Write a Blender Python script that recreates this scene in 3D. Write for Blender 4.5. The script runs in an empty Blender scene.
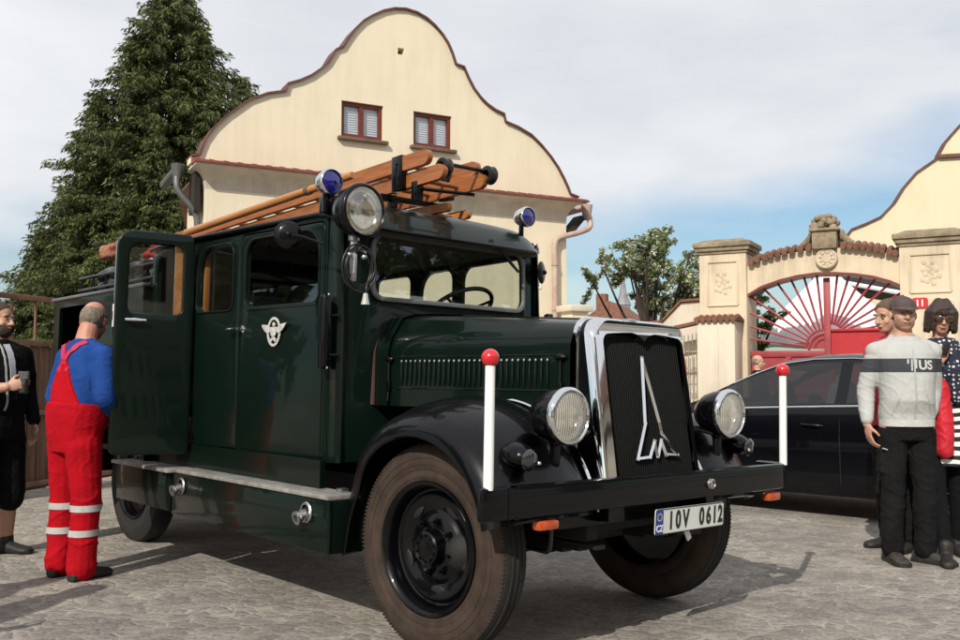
import bpy, bmesh, math, random
from mathutils import Vector, Matrix, Euler, noise
from mathutils.bvhtree import BVHTree
V = Vector
R = math.radians
SC = bpy.context.scene
COL = SC.collection
random.seed(7)


# ----------------------------------------------------------------- mesh helpers
def fit(points):
    """orthonormal frame whose z axis is the given direction"""
    z = V(points).normalized()
    a = V((0, 0, 1)) if abs(z.z) < .9 else V((1, 0, 0))
    x = a.cross(z).normalized()
    y = z.cross(x)
    return x, y, z


class MB:
    """collects shapes in one bmesh, links them as one mesh object"""

    def __init__(s):
        s.bm = bmesh.new()
        s.mi = 0

    def face(s, vs):
        try:
            f = s.bm.faces.new(vs)
            f.material_index = s.mi
            f.smooth = True
            return f
        except ValueError:
            return None

    def quad(s, *pts):
        return s.face([s.bm.verts.new(p) for p in pts])

    def grid(s, rows, cu=False, cv=False, cap=False, skip=None):
        vs = [[s.bm.verts.new(p) for p in r] for r in rows]
        n, m = len(vs), len(vs[0])
        for i in range(n if cu else n - 1):
            for j in range(m if cv else m - 1):
                if skip and skip(i, j):
                    continue
                s.face([vs[i][j], vs[i][(j + 1) % m], vs[(i + 1) % n][(j + 1) % m], vs[(i + 1) % n][j]])
        if cap:
            s.face(list(reversed(vs[0])))
            s.face(vs[-1])
        return vs

    def box(s, c, size, bev=0, rot=None, seg=2):
        b = bmesh.new()
        bmesh.ops.create_cube(b, size=1)
        bmesh.ops.scale(b, vec=size, verts=b.verts)
        if bev:
            bmesh.ops.bevel(b, geom=b.edges[:], offset=bev, segments=seg, affect='EDGES', profile=.5)
        M = Matrix.Translation(c)
        if rot is not None:
            M = M @ (rot if isinstance(rot, Matrix) else Euler(rot).to_matrix().to_4x4())
        s.add(b, M)
        b.free()

    def add(s, b, M=None):
        mp = {}
        for v in b.verts:
            mp[v.index if v.index >= 0 else v] = None
        b.verts.index_update()
        vs = [s.bm.verts.new((M @ v.co) if M else v.co) for v in b.verts]
        for f in b.faces:
            s.face([vs[v.index] for v in f.verts])

    def add_mesh(s, me, M=None):
        vs = [s.bm.verts.new((M @ v.co) if M else v.co) for v in me.vertices]
        for p in me.polygons:
            s.face([vs[i] for i in p.vertices])

    def cyl(s, p0, p1, r0, r1=None, seg=16, cap=True):
        r1 = r0 if r1 is None else r1
        p0, p1 = V(p0), V(p1)
        x, y, z = fit(p1 - p0)
        rows = []
        for p, r in ((p0, r0), (p1, r1)):
            rows.append([p + (x * math.cos(2 * math.pi * k / seg) + y * math.sin(2 * math.pi * k / seg)) * r for k in range(seg)])
        s.grid(rows, cv=True, cap=cap)

    def tube(s, pts, r, seg=8, closed=False, cap=True, flat=None):
        pts = [V(p) for p in pts]
        n = len(pts)
        rows = []
        px = None
        for i, p in enumerate(pts):
            a = pts[(i - 1) % n] if (closed or i > 0) else p
            b = pts[(i + 1) % n] if (closed or i < n - 1) else p
            t = (b - a).normalized()
            if px is None:
                x, y, _ = fit(t)
            else:
                x = (px - t * px.dot(t)).normalized()
                y = t.cross(x)
            px = x
            rr = r[i] if isinstance(r, (list, tuple)) else r
            rows.append([p + (x * math.cos(2 * math.pi * k / seg) + y * math.sin(2 * math.pi * k / seg)) * rr for k in range(seg)])
        s.grid(rows, cu=closed, cv=True, cap=cap and not closed)

    def lathe(s, prof, o=(0, 0, 0), axis=(0, 0, 1), seg=32, mis=None, cap=False):
        o = V(o)
        x, y, z = fit(axis)
        rows = [[o + z * h + (x * math.cos(2 * math.pi * k / seg) + y * math.sin(2 * math.pi * k / seg)) * r for k in range(seg)] for r, h in prof]
        if mis is None:
            s.grid(rows, cv=True, cap=cap)
        else:
            vs = [[s.bm.verts.new(p) for p in r] for r in rows]
            for i in range(len(vs) - 1):
                s.mi = mis[i]
                for j in range(seg):
                    s.face([vs[i][j], vs[i][(j + 1) % seg], vs[i + 1][(j + 1) % seg], vs[i + 1][j]])
            s.mi = 0

    def ell(s, c, r, rot=None, u=16, v=10):
        b = bmesh.new()
        bmesh.ops.create_uvsphere(b, u_segments=u, v_segments=v, radius=1)
        if not isinstance(r, (list, tuple)):
            r = (r, r, r)
        M = Matrix.Translation(c)
        if rot is not None:
            M = M @ (rot if isinstance(rot, Matrix) else Euler(rot).to_matrix().to_4x4())
        M = M @ Matrix.Diagonal((r[0], r[1], r[2], 1))
        s.add(b, M)
        b.free()

    def prism(s, pts, d):
        """polygon (3d points) extruded by vector d"""
        d = V(d)
        a = [s.bm.verts.new(p) for p in pts]
        b = [s.bm.verts.new(V(p) + d) for p in pts]
        n = len(pts)
        s.face(list(reversed(a)))
        s.face(b)
        for i in range(n):
            s.face([a[i], a[(i + 1) % n], b[(i + 1) % n], b[i]])

    def build(s, name, mats, parent=None, sharp=35, loc=None, norm=True):
        if norm:
            bmesh.ops.recalc_face_normals(s.bm, faces=s.bm.faces[:])
        me = bpy.data.meshes.new(name)
        s.bm.to_mesh(me)
        s.bm.free()
        for m in (mats if isinstance(mats, (list, tuple)) else [mats]):
            me.materials.append(m)
        if sharp is not None:
            me.set_sharp_from_angle(angle=R(sharp))
        return link(name, me, parent, loc)


def link(name, me, parent=None, loc=None):
    o = bpy.data.objects.new(name, me)
    COL.objects.link(o)
    if parent:
        o.parent = parent
    if loc is not None:
        o.location = loc
    return o


def empty(name, loc=(0, 0, 0), rz=0, label=None, cat=None, group=None):
    o = bpy.data.objects.new(name, None)
    o.empty_display_size = .2
    COL.objects.link(o)
    o.location = loc
    o.rotation_euler = (0, 0, rz)
    return tag(o, label, cat, group)


def tag(o, label=None, cat=None, group=None, kind=None):
    for k, v in (('label', label), ('category', cat), ('group', group), ('kind', kind)):
        if v:
            o[k] = v
    return o


def curve_mesh(outline, holes, thick, bevel=0.0, bres=2):
    cu = bpy.data.curves.new('tmp', 'CURVE')
    cu.dimensions = '2D'
    cu.fill_mode = 'BOTH'
    cu.extrude = thick / 2 - bevel
    cu.bevel_depth = bevel
    cu.bevel_resolution = bres
    cu.offset = -bevel
    for pts in [outline] + list(holes):
        sp = cu.splines.new('POLY')
        sp.points.add(len(pts) - 1)
        for i, p in enumerate(pts):
            sp.points[i].co = (p[0], p[1], 0, 1)
        sp.use_cyclic_u = True
    o = bpy.data.objects.new('tmp', cu)
    me = bpy.data.meshes.new_from_object(o)
    bpy.data.objects.remove(o)
    bpy.data.curves.remove(cu)
    b = bmesh.new()
    b.from_mesh(me)
    bmesh.ops.remove_doubles(b, verts=b.verts[:], dist=1e-5)
    b.to_mesh(me)
    b.free()
    return me


def text_mesh(body, size, thick=.002, sx=1.0, bold=0.0):
    cu = bpy.data.curves.new('tmp', 'FONT')
    cu.body = body
    cu.size = size
    cu.extrude = thick / 2
    cu.offset = bold
    cu.align_x = 'CENTER'
    cu.align_y = 'CENTER'
    cu.resolution_u = 4
    o = bpy.data.objects.new('tmp', cu)
    COL.objects.link(o)
    me = bpy.data.meshes.new_from_object(o)
    bpy.data.objects.remove(o)
    bpy.data.curves.remove(cu)
    for v in me.vertices:
        v.co.x *= sx
    return me


def frame(o, x, y, z):
    """matrix taking local x,y,z axes to the given vectors at origin o"""
    M = Matrix.Identity(4)
    for i, a in enumerate((x, y, z)):
        a = V(a)
        for k in range(3):
            M[k][i] = a[k]
    for k in range(3):
        M[k][3] = o[k]
    return M


def SIDE(y):      # 2d (x,z) plate standing at constant y, thickness along y
    return frame((0, y, 0), (1, 0, 0), (0, 0, 1), (0, -1, 0))


def FRONT(x):     # 2d (y,z) plate at constant x
    return frame((x, 0, 0), (0, 1, 0), (0, 0, 1), (1, 0, 0))


def rrect(x0, z0, x1, z1, r, n=5):
    """rounded rectangle; r one radius or four (x0z0, x1z0, x1z1, x0z1)"""
    if not isinstance(r, (list, tuple)):
        r = (r,) * 4
    out = []
    for (cx, cz, a0, rr) in ((x0, z0, 180, r[0]), (x1, z0, 270, r[1]), (x1, z1, 0, r[2]), (x0, z1, 90, r[3])):
        ox = cx + rr if cx == x0 else cx - rr
        oz = cz + rr if cz == z0 else cz - rr
        for k in range(n + 1):
            a = R(a0 + 90 * k / n)
            out.append((ox + rr * math.cos(a), oz + rr * math.sin(a)))
    return out


def smooth_path(pts, n=6):
    """catmull-rom through points"""
    P = [V(p) for p in pts]
    out = []
    for i in range(len(P) - 1):
        a = P[max(i - 1, 0)]
        b = P[i]
        c = P[i + 1]
        d = P[min(i + 2, len(P) - 1)]
        for k in range(n):
            t = k / n
            out.append(.5 * ((2 * b) + (c - a) * t + (2 * a - 5 * b + 4 * c - d) * t * t + (3 * b - a - 3 * c + d) * t ** 3))
    out.append(P[-1])
    return out


def lerp_tab(tab, x):
    if x <= tab[0][0]:
        return tab[0][1]
    for (a, b), (c, d) in zip(tab, tab[1:]):
        if x <= c:
            return b + (d - b) * (x - a) / (c - a)
    return tab[-1][1]


# ----------------------------------------------------------------- materials
def nodes(name):
    m = bpy.data.materials.new(name)
    m.use_nodes = True
    nt = m.node_tree
    for n in list(nt.nodes):
        nt.nodes.remove(n)
    out = nt.nodes.new('ShaderNodeOutputMaterial')
    return m, nt, out


def N(nt, t, **kw):
    n = nt.nodes.new(t)
    for k, v in kw.items():
        if k.startswith('i_'):
            k = k[2:]
            n.inputs[int(k) if k.isdigit() else k.replace('_', ' ')].default_value = v
        else:
            setattr(n, k, v)
    return n


def L(nt, a, ao, b, bi):
    nt.links.new(a.outputs[ao], b.inputs[bi])


def rgb(c):
    return (c[0], c[1], c[2], 1)


def mat(name, col, rough=.6, metal=0., var=.0, vscale=8., col2=None, bump=0., bscale=40., coat=0., spec=.5, stretch=(1, 1, 1), rvar=0.):
    """principled surface with noise-varied colour, roughness and bump"""
    m, nt, out = nodes(name)
    p = N(nt, 'ShaderNodeBsdfPrincipled')
    L(nt, p, 0, out, 0)
    p.inputs['Base Color'].default_value = rgb(col)
    p.inputs['Roughness'].default_value = rough
    p.inputs['Metallic'].default_value = metal
    p.inputs['Specular IOR Level'].default_value = spec
    p.inputs['Coat Weight'].default_value = coat
    p.inputs['Coat Roughness'].default_value = .04
    tc = N(nt, 'ShaderNodeTexCoord')
    mp = N(nt, 'ShaderNodeMapping')
    mp.inputs['Scale'].default_value = stretch
    L(nt, tc, 'Object', mp, 0)
    if var or col2:
        n = N(nt, 'ShaderNodeTexNoise', i_Scale=vscale, i_Detail=6., i_Roughness=.65)
        L(nt, mp, 0, n, 'Vector')
        r = N(nt, 'ShaderNodeValToRGB')
        r.color_ramp.elements[0].position = .35
        r.color_ramp.elements[1].position = .68
        c2 = col2 or [min(1, c * (1 + var)) for c in col]
        c1 = col if col2 else [c * (1 - var) for c in col]
        r.color_ramp.elements[0].color = rgb(c1)
        r.color_ramp.elements[1].color = rgb(c2)
        L(nt, n, 0, r, 0)
        L(nt, r, 0, p, 'Base Color')
        if rvar:
            mr = N(nt, 'ShaderNodeMapRange')
            mr.inputs['To Min'].default_value = max(0, rough - rvar)
            mr.inputs['To Max'].default_value = min(1, rough + rvar)
            L(nt, n, 0, mr, 0)
            L(nt, mr, 0, p, 'Roughness')
    if bump:
        n2 = N(nt, 'ShaderNodeTexNoise', i_Scale=bscale, i_Detail=5.)
        L(nt, mp, 0, n2, 'Vector')
        b = N(nt, 'ShaderNodeBump', i_Strength=bump, i_Distance=.02)
        L(nt, n2, 0, b, 'Height')
        L(nt, b, 0, p, 'Normal')
    return m


def glass(name, tint=(.85, .9, .88), ior=1.5, rough=0.0, refl=1.0):
    """thin sheet: fresnel mix of clear and mirror"""
    m, nt, out = nodes(name)
    t = N(nt, 'ShaderNodeBsdfTransparent')
    t.inputs[0].default_value = rgb(tint)
    g = N(nt, 'ShaderNodeBsdfGlossy')
    g.inputs['Roughness'].default_value = rough
    g.inputs[0].default_value = (refl, refl, refl, 1)
    f0 = ((ior - 1) / (ior + 1)) ** 2 * 1.8
    lw = N(nt, 'ShaderNodeLayerWeight', i_Blend=.5)
    pw = N(nt, 'ShaderNodeMath', operation='POWER')
    pw.inputs[1].default_value = 4.5
    L(nt, lw, 'Facing', pw, 0)
    f = N(nt, 'ShaderNodeMath', operation='MULTIPLY_ADD')
    f.inputs[1].default_value = 1 - f0
    f.inputs[2].default_value = f0
    L(nt, pw, 0, f, 0)
    mx = N(nt, 'ShaderNodeMixShader')
    L(nt, f, 0, mx, 0)
    L(nt, t, 0, mx, 1)
    L(nt, g, 0, mx, 2)
    L(nt, mx, 0, out, 0)
    return m


def stucco(name, col, stain, streak=.5):
    """plastered wall: broad tonal drift, rain streaks, fine grain"""
    m, nt, out = nodes(name)
    p = N(nt, 'ShaderNodeBsdfPrincipled', i_Roughness=.9)
    L(nt, p, 0, out, 0)
    tc = N(nt, 'ShaderNodeTexCoord')
    n1 = N(nt, 'ShaderNodeTexNoise', i_Scale=.55, i_Detail=8., i_Roughness=.6)
    L(nt, tc, 'Object', n1, 'Vector')
    mp = N(nt, 'ShaderNodeMapping')
    mp.inputs['Scale'].default_value = (3.5, 3.5, .45)
    L(nt, tc, 'Object', mp, 0)
    n2 = N(nt, 'ShaderNodeTexNoise', i_Scale=1.2, i_Detail=7., i_Roughness=.7)
    L(nt, mp, 0, n2, 'Vector')
    ad = N(nt, 'ShaderNodeMath', operation='MULTIPLY')
    L(nt, n1, 0, ad, 0)
    L(nt, n2, 0, ad, 1)
    r = N(nt, 'ShaderNodeValToRGB')
    r.color_ramp.elements[0].position = .20
    r.color_ramp.elements[0].color = rgb(col)
    r.color_ramp.elements[1].position = .46
    r.color_ramp.elements[1].color = rgb([c + (s - c) * streak for c, s in zip(col, stain)])
    L(nt, ad, 0, r, 0)
    L(nt, r, 0, p, 'Base Color')
    n3 = N(nt, 'ShaderNodeTexNoise', i_Scale=55., i_Detail=4.)
    L(nt, tc, 'Object', n3, 'Vector')
    b = N(nt, 'ShaderNodeBump', i_Strength=.25, i_Distance=.01)
    L(nt, n3, 0, b, 'Height')
    L(nt, b, 0, p, 'Normal')
    return m


def wood(name, a, b, scale=(1.2, 14, 14), rough=.4, coat=.3):
    m = mat(name, a, rough, col2=b, vscale=3.5, stretch=scale, coat=coat, bump=.08, bscale=6)
    return m


M = {}
M['green'] = mat('dark_green_paint', (.0020, .0068, .0044), .32, coat=.38, var=.08, vscale=3, spec=.12)
M['greenhood'] = M['green']
M['black'] = mat('black_gloss_paint', (.0015, .0015, .0022), .32, coat=.42, var=.1, vscale=4, spec=.12)
M['blackmatte'] = mat('black_matte', (.008, .008, .008), .6, var=.3)
M['under'] = mat('chassis_black', (.007, .0068, .0065), .75, var=.3, vscale=10)
M['chrome'] = mat('chrome', (.78, .79, .8), .06, metal=1., var=.03, vscale=6)
M['steel'] = mat('dull_steel', (.5, .5, .5), .35, metal=1., var=.15, vscale=20)
M['alu'] = mat('tread_plate', (.30, .29, .27), .45, metal=.3, var=.3, vscale=14, bump=.3, bscale=120)
M['tyre'] = mat('tyre_rubber', (.014, .013, .012), .8, var=.3, vscale=30, bump=.2, bscale=200)
M['dusty'] = mat('dusty_brown_sidewall', (.030, .0205, .0155), .85, col2=(.058, .040, .031), vscale=7, bump=.2, bscale=150, spec=.25)
M['white'] = mat('white_enamel', (.8, .8, .78), .25, coat=.4, var=.04)
M['red_ball'] = mat('red_enamel', (.55, .012, .02), .2, coat=.6, var=.05)
M['orange'] = mat('orange_lens', (.45, .065, .012), .15, coat=.5, var=.2, vscale=40)
M['blue_lens'] = mat('blue_lens', (.01, .008, .16), .08, coat=1., var=.4, vscale=30)
M['glass'] = glass('window_glass', (.90, .93, .91))
M['windscreen'] = glass('windscreen_glass', (.95, .97, .96), ior=1.55)
M['wood'] = wood('varnished_ladder_wood', (.22, .068, .017), (.36, .125, .034))
M['woodlight'] = wood('pale_varnished_wood', (.34, .135, .04), (.46, .20, .065))
M['woodtrim'] = wood('window_trim_wood', (.40, .15, .04), (.52, .22, .07), scale=(14, 14, 1.2))
M['dark_int'] = mat('dark_interior', (.012, .011, .010), .8, var=.3)
M['leather'] = mat('brown_leather', (.045, .025, .016), .5, var=.2)
M['reflector'] = mat('lamp_reflector', (.82, .80, .74), .16, metal=1., var=.05)
M['platewhite'] = mat('plate_white', (.62, .64, .60), .4, var=.03)
M['plateblack'] = mat('plate_black', (.012, .012, .014), .5, var=.1)
M['plateblue'] = mat('plate_blue', (.012, .04, .30), .4, var=.05)
M['signred'] = mat('sign_red', (.50, .02, .025), .35, var=.05)
M['signwhite'] = mat('sign_white', (.74, .72, .70), .4, var=.04)
M['cable'] = mat('cable_black', (.012, .012, .012), .35, var=.2)
M['redtan'] = mat('red_and_tan_canvas', (.16, .018, .016), .9, spec=.1, col2=(.34, .22, .14), vscale=14, bump=.4)
M['redcloth'] = mat('red_canvas', (.20, .02, .018), .9, spec=.1, var=.25, bump=.3)
M['tan'] = mat('tan_canvas', (.50, .34, .24), .8, var=.2, bump=.3)
M['cream'] = stucco('cream_plaster', (.73, .645, .485), (.55, .465, .34), .6)
M['creamgate'] = stucco('ochre_plaster', (.60, .50, .365), (.28, .225, .155), 1.)
M['creampale'] = stucco('pale_plaster', (.60, .53, .43), (.34, .29, .23), .9)
M['creamright'] = stucco('yellow_plaster', (.66, .575, .40), (.54, .465, .32), .6)
M['stone'] = mat('weathered_stone', (.17, .13, .085), .9, col2=(.33, .27, .18), vscale=5, bump=.6, bscale=25)
M['tile'] = mat('red_tile', (.13, .055, .035), .85, col2=(.24, .11, .07), vscale=6, bump=.4, bscale=30)
M['cornice'] = mat('red_cornice_tile', (.17, .045, .035), .85, col2=(.25, .075, .058), vscale=4, bump=.2)
M['coping'] = mat('coping_brown_red', (.12, .048, .038), .75, var=.3, vscale=5)
M['winframe'] = mat('brown_red_window_frame', (.13, .022, .012), .5, var=.2, vscale=10)
M['winsill'] = mat('brown_sill', (.14, .085, .055), .7, var=.2)
M['blind'] = mat('white_blind', (.66, .68, .70), .6, var=.06)
M['winglass'] = glass('house_glass', (.9, .92, .95))
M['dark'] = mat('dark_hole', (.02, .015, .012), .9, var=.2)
M['pipe'] = mat('pinkish_copper_pipe', (.36, .25, .21), .6, col2=(.50, .38, .32), vscale=5)
M['greypipe'] = mat('zinc_pipe', (.13, .13, .125), .5, metal=.5, var=.2)
M['gatered'] = mat('red_gate_paint', (.28, .034, .042), .5, var=.18, vscale=5)
M['gatered2'] = mat('bright_red_sheet', (.40, .010, .016), .55, var=.1, vscale=4)
M['iron'] = mat('wrought_iron', (.25, .22, .17), .7, var=.3, vscale=20)
M['rustwood'] = mat('weathered_brown_planks', (.07, .034, .018), .8, col2=(.16, .085, .048), vscale=4, stretch=(10, 10, .7), bump=.3)
M['rust'] = mat('rusty_paint', (.13, .06, .035), .8, col2=(.24, .13, .085), vscale=6)
M['bark'] = mat('bark', (.05, .035, .025), .95, var=.4, bump=.6, bscale=20)
M['navy'] = mat('navy_car_paint', (.0016, .0018, .0034), .32, coat=.45, var=.05, spec=.12)
M['carglass'] = glass('car_glass', (.27, .30, .31), refl=1.0)
M['alloy'] = mat('alloy_wheel', (.42, .43, .45), .3, metal=.9, var=.08)
M['seat'] = mat('beige_seat', (.30, .27, .22), .7, var=.1)
M['fabricwhite'] = mat('white_canvas', (.74, .75, .78), .8, var=.05, vscale=3)
M['darkroof'] = mat('dark_roof', (.025, .022, .02), .8, var=.3)


def leafmat(name, a, b, trans=.35):
    m, nt, out = nodes(name)
    d = N(nt, 'ShaderNodeBsdfPrincipled', i_Roughness=.55)
    d.inputs['Specular IOR Level'].default_value = .3
    t = N(nt, 'ShaderNodeBsdfTranslucent')
    g = N(nt, 'ShaderNodeNewGeometry')
    r = N(nt, 'ShaderNodeValToRGB')
    r.color_ramp.elements[0].color = rgb(a)
    r.color_ramp.elements[1].color = rgb(b)
    L(nt, g, 'Random Per Island', r, 0)
    L(nt, r, 0, d, 'Base Color')
    L(nt, r, 0, t, 0)
    mx = N(nt, 'ShaderNodeMixShader')
    mx.inputs[0].default_value = trans
    L(nt, d, 0, mx, 1)
    L(nt, t, 0, mx, 2)
    L(nt, mx, 0, out, 0)
    return m


M['conifer'] = leafmat('conifer_needles', (.016, .036, .012), (.15, .165, .05), .25)
M['leaf'] = leafmat('apple_leaves', (.10, .165, .045), (.27, .33, .12), .5)
M['blossom'] = leafmat('blossom', (.62, .60, .55), (.78, .74, .70))
M['darkleaf'] = leafmat('dark_tree_leaves', (.02, .04, .012), (.06, .09, .03), .25)
M['bush'] = leafmat('bush_leaves', (.06, .10, .02), (.16, .2, .06))


def paving():
    m, nt, out = nodes('stone_sett_paving')
    p = N(nt, 'ShaderNodeBsdfPrincipled', i_Roughness=.85)
    p.inputs['Specular IOR Level'].default_value = .3
    L(nt, p, 0, out, 0)
    tc = N(nt, 'ShaderNodeTexCoord')
    # warp so the setts run in uneven arcs
    w = N(nt, 'ShaderNodeTexNoise', i_Scale=3.0, i_Detail=3.)
    L(nt, tc, 'Object', w, 'Vector')
    wm = N(nt, 'ShaderNodeVectorMath', operation='MULTIPLY_ADD')
    wm.inputs[1].default_value = (.16, .16, 0)
    L(nt, w, 'Color', wm, 0)
    L(nt, tc, 'Object', wm, 2)
    mp = N(nt, 'ShaderNodeMapping')
    mp.inputs['Rotation'].default_value = (0, 0, R(25))
    mp.inputs['Scale'].default_value = (11, 13.5, 1)
    L(nt, wm, 0, mp, 0)
    v = N(nt, 'ShaderNodeTexVoronoi', feature='DISTANCE_TO_EDGE', i_Scale=1., i_Randomness=.75)
    L(nt, mp, 0, v, 'Vector')
    vc = N(nt, 'ShaderNodeTexVoronoi', feature='F1', i_Scale=1., i_Randomness=.75)
    L(nt, mp, 0, vc, 'Vector')
    # joints appear and fade: mask by noise
    nm = N(nt, 'ShaderNodeTexNoise', i_Scale=2.3, i_Detail=6., i_Roughness=.7)
    L(nt, tc, 'Object', nm, 'Vector')
    nb = N(nt, 'ShaderNodeTexNoise', i_Scale=.35, i_Detail=5.)
    L(nt, tc, 'Object', nb, 'Vector')
    nf = N(nt, 'ShaderNodeTexNoise', i_Scale=44., i_Detail=12., i_Roughness=.9)
    L(nt, tc, 'Object', nf, 'Vector')
    base = N(nt, 'ShaderNodeValToRGB')
    e = base.color_ramp.elements
    e[0].position = .40
    e[0].color = rgb((.115, .104, .092))
    e[1].position = .60
    e[1].color = rgb((.455, .425, .385))
    mixn = N(nt, 'ShaderNodeMath', operation='MULTIPLY_ADD')
    mixn.inputs[1].default_value = .86
    L(nt, nf, 0, mixn, 0)
    m2 = N(nt, 'ShaderNodeMath', operation='MULTIPLY')
    m2.inputs[1].default_value = .14
    L(nt, nm, 0, m2, 0)
    L(nt, m2, 0, mixn, 2)
    L(nt, mixn, 0, base, 0)
    big = N(nt, 'ShaderNodeMix', data_type='RGBA', blend_type='MULTIPLY')
    big.inputs[0].default_value = 1
    rb = N(nt, 'ShaderNodeValToRGB')
    rb.color_ramp.elements[0].position = .35
    rb.color_ramp.elements[0].color = (.84, .84, .85, 1)
    rb.color_ramp.elements[1].position = .65
    rb.color_ramp.elements[1].color = (1.08, 1.05, 1.0, 1)
    L(nt, nb, 0, rb, 0)
    L(nt, base, 0, big, 6)
    L(nt, rb, 0, big, 7)
    # per-sett tone
    hs = N(nt, 'ShaderNodeMix', data_type='RGBA', blend_type='MULTIPLY')
    hs.inputs[0].default_value = 1.
    rc = N(nt, 'ShaderNodeValToRGB')
    rc.color_ramp.elements[0].color = (.80, .80, .81, 1)
    rc.color_ramp.elements[1].color = (1.16, 1.14, 1.12, 1)
    sp = N(nt, 'ShaderNodeSeparateColor')
    L(nt, vc, 'Color', sp, 0)
    L(nt, sp, 0, rc, 0)
    L(nt, big, 2, hs, 6)
    L(nt, rc, 0, hs, 7)
    # joints: pale sand in places
    jr = N(nt, 'ShaderNodeValToRGB')
    jr.color_ramp.elements[0].position = .02
    jr.color_ramp.elements[0].color = (1, 1, 1, 1)
    jr.color_ramp.elements[1].position = .075
    jr.color_ramp.elements[1].color = (0, 0, 0, 1)
    L(nt, v, 0, jr, 0)
    jm = N(nt, 'ShaderNodeValToRGB')
    jm.color_ramp.elements[0].position = .46
    jm.color_ramp.elements[1].position = .58
    L(nt, nm, 0, jm, 0)
    jj = N(nt, 'ShaderNodeMath', operation='MULTIPLY')
    L(nt, jr, 0, jj, 0)
    L(nt, jm, 0, jj, 1)
    j2 = N(nt, 'ShaderNodeMath', operation='MULTIPLY')
    j2.inputs[1].default_value = .75
    L(nt, jj, 0, j2, 0)
    fin = N(nt, 'ShaderNodeMix', data_type='RGBA')
    L(nt, j2, 0, fin, 0)
    L(nt, hs, 2, fin, 6)
    fin.inputs[7].default_value = rgb((.46, .42, .36))
    L(nt, fin, 2, p, 'Base Color')
    # relief: rounded stones plus grit
    rr = N(nt, 'ShaderNodeValToRGB')
    rr.color_ramp.elements[0].position = 0
    rr.color_ramp.elements[1].position = .22
    L(nt, v, 0, rr, 0)
    b1 = N(nt, 'ShaderNodeBump', i_Strength=.45, i_Distance=.014)
    L(nt, rr, 0, b1, 'Height')
    b2 = N(nt, 'ShaderNodeBump', i_Strength=.75, i_Distance=.010)
    L(nt, nf, 0, b2, 'Height')
    L(nt, b1, 0, b2, 'Normal')
    L(nt, b2, 0, p, 'Normal')
    return m


M['paving'] = paving()
# ----------------------------------------------------------------- camera, sky, sun
cam = bpy.data.cameras.new('camera')
cam.lens = 925 / 960 * 36
cam.sensor_width = 36
cam.clip_end = 2000
camo = bpy.data.objects.new('camera', cam)
COL.objects.link(camo)
camo.location = (0, 0, 1.24)
camo.rotation_euler = (R(90) + math.atan(55 / 925), 0, 0)
SC.camera = camo

SUN_EL = R(37)
SUN_DIR = V((-.40, -.92, 0)).normalized()          # horizontal direction towards the sun
sun = bpy.data.lights.new('sun', 'SUN')
sun.energy = 4.4
sun.angle = R(.5)
sun.color = (1, .94, .84)
suno = bpy.data.objects.new('sun', sun)
COL.objects.link(suno)
to_sun = V((SUN_DIR.x * math.cos(SUN_EL), SUN_DIR.y * math.cos(SUN_EL), math.sin(SUN_EL)))
suno.rotation_euler = to_sun.to_track_quat('Z', 'Y').to_euler()

w = bpy.data.worlds.new('World')
SC.world = w
w.use_nodes = True
nt = w.node_tree
for n in list(nt.nodes):
    nt.nodes.remove(n)
wo = N(nt, 'ShaderNodeOutputWorld')
bg = N(nt, 'ShaderNodeBackground')
bg.inputs[1].default_value = .12
L(nt, bg, 0, wo, 0)
sky = N(nt, 'ShaderNodeTexSky', sky_type='NISHITA')
sky.sun_disc = False
sky.sun_elevation = SUN_EL
sky.sun_rotation = math.atan2(SUN_DIR.x, SUN_DIR.y)
sky.air_density = 1.2
sky.dust_density = 1.2
tc = N(nt, 'ShaderNodeTexCoord')
mp = N(nt, 'ShaderNodeMapping')
mp.inputs['Scale'].default_value = (1.0, 1.0, 2.6)
mp.inputs['Location'].default_value = (.35, .2, .1)
L(nt, tc, 'Generated', mp, 0)
n1 = N(nt, 'ShaderNodeTexNoise', i_Scale=1.7, i_Detail=8., i_Roughness=.52)
L(nt, mp, 0, n1, 'Vector')
sx = N(nt, 'ShaderNodeSeparateXYZ')
L(nt, tc, 'Generated', sx, 0)
# more cloud higher up and towards the north-west, clearer band low to the north-east
hz = N(nt, 'ShaderNodeMapRange')
hz.inputs['From Min'].default_value = .12
hz.inputs['From Max'].default_value = .27
hz.inputs['To Min'].default_value = -.27
hz.inputs['To Max'].default_value = .26
L(nt, sx, 2, hz, 0)
ad = N(nt, 'ShaderNodeMath', operation='ADD')
L(nt, n1, 0, ad, 0)
L(nt, hz, 0, ad, 1)
xs = N(nt, 'ShaderNodeMath', operation='MULTIPLY_ADD')
xs.inputs[1].default_value = -.08
L(nt, sx, 0, xs, 0)
L(nt, ad, 0, xs, 2)
cr = N(nt, 'ShaderNodeValToRGB')
cr.color_ramp.elements[0].position = .29
cr.color_ramp.elements[1].position = .52
L(nt, xs, 0, cr, 0)
# cloud tone: bright with soft grey bellies
n2 = N(nt, 'ShaderNodeTexNoise', i_Scale=3.2, i_Detail=6.)
L(nt, mp, 0, n2, 'Vector')
cc = N(nt, 'ShaderNodeValToRGB')
cc.color_ramp.elements[0].position = .35
cc.color_ramp.elements[0].color = (6.4, 6.55, 6.85, 1)
cc.color_ramp.elements[1].position = .65
cc.color_ramp.elements[1].color = (7.9, 7.95, 8.05, 1)
L(nt, n2, 0, cc, 0)
mx = N(nt, 'ShaderNodeMix', data_type='RGBA')
fm = N(nt, 'ShaderNodeMath', operation='MULTIPLY')
fm.inputs[1].default_value = .93
L(nt, cr, 0, fm, 0)
L(nt, fm, 0, mx, 0)
tn = N(nt, 'ShaderNodeMix', data_type='RGBA', blend_type='MULTIPLY')
tn.inputs[0].default_value = 1
tn.inputs[7].default_value = (.74, .86, .97, 1)
L(nt, sky, 0, tn, 6)
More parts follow.
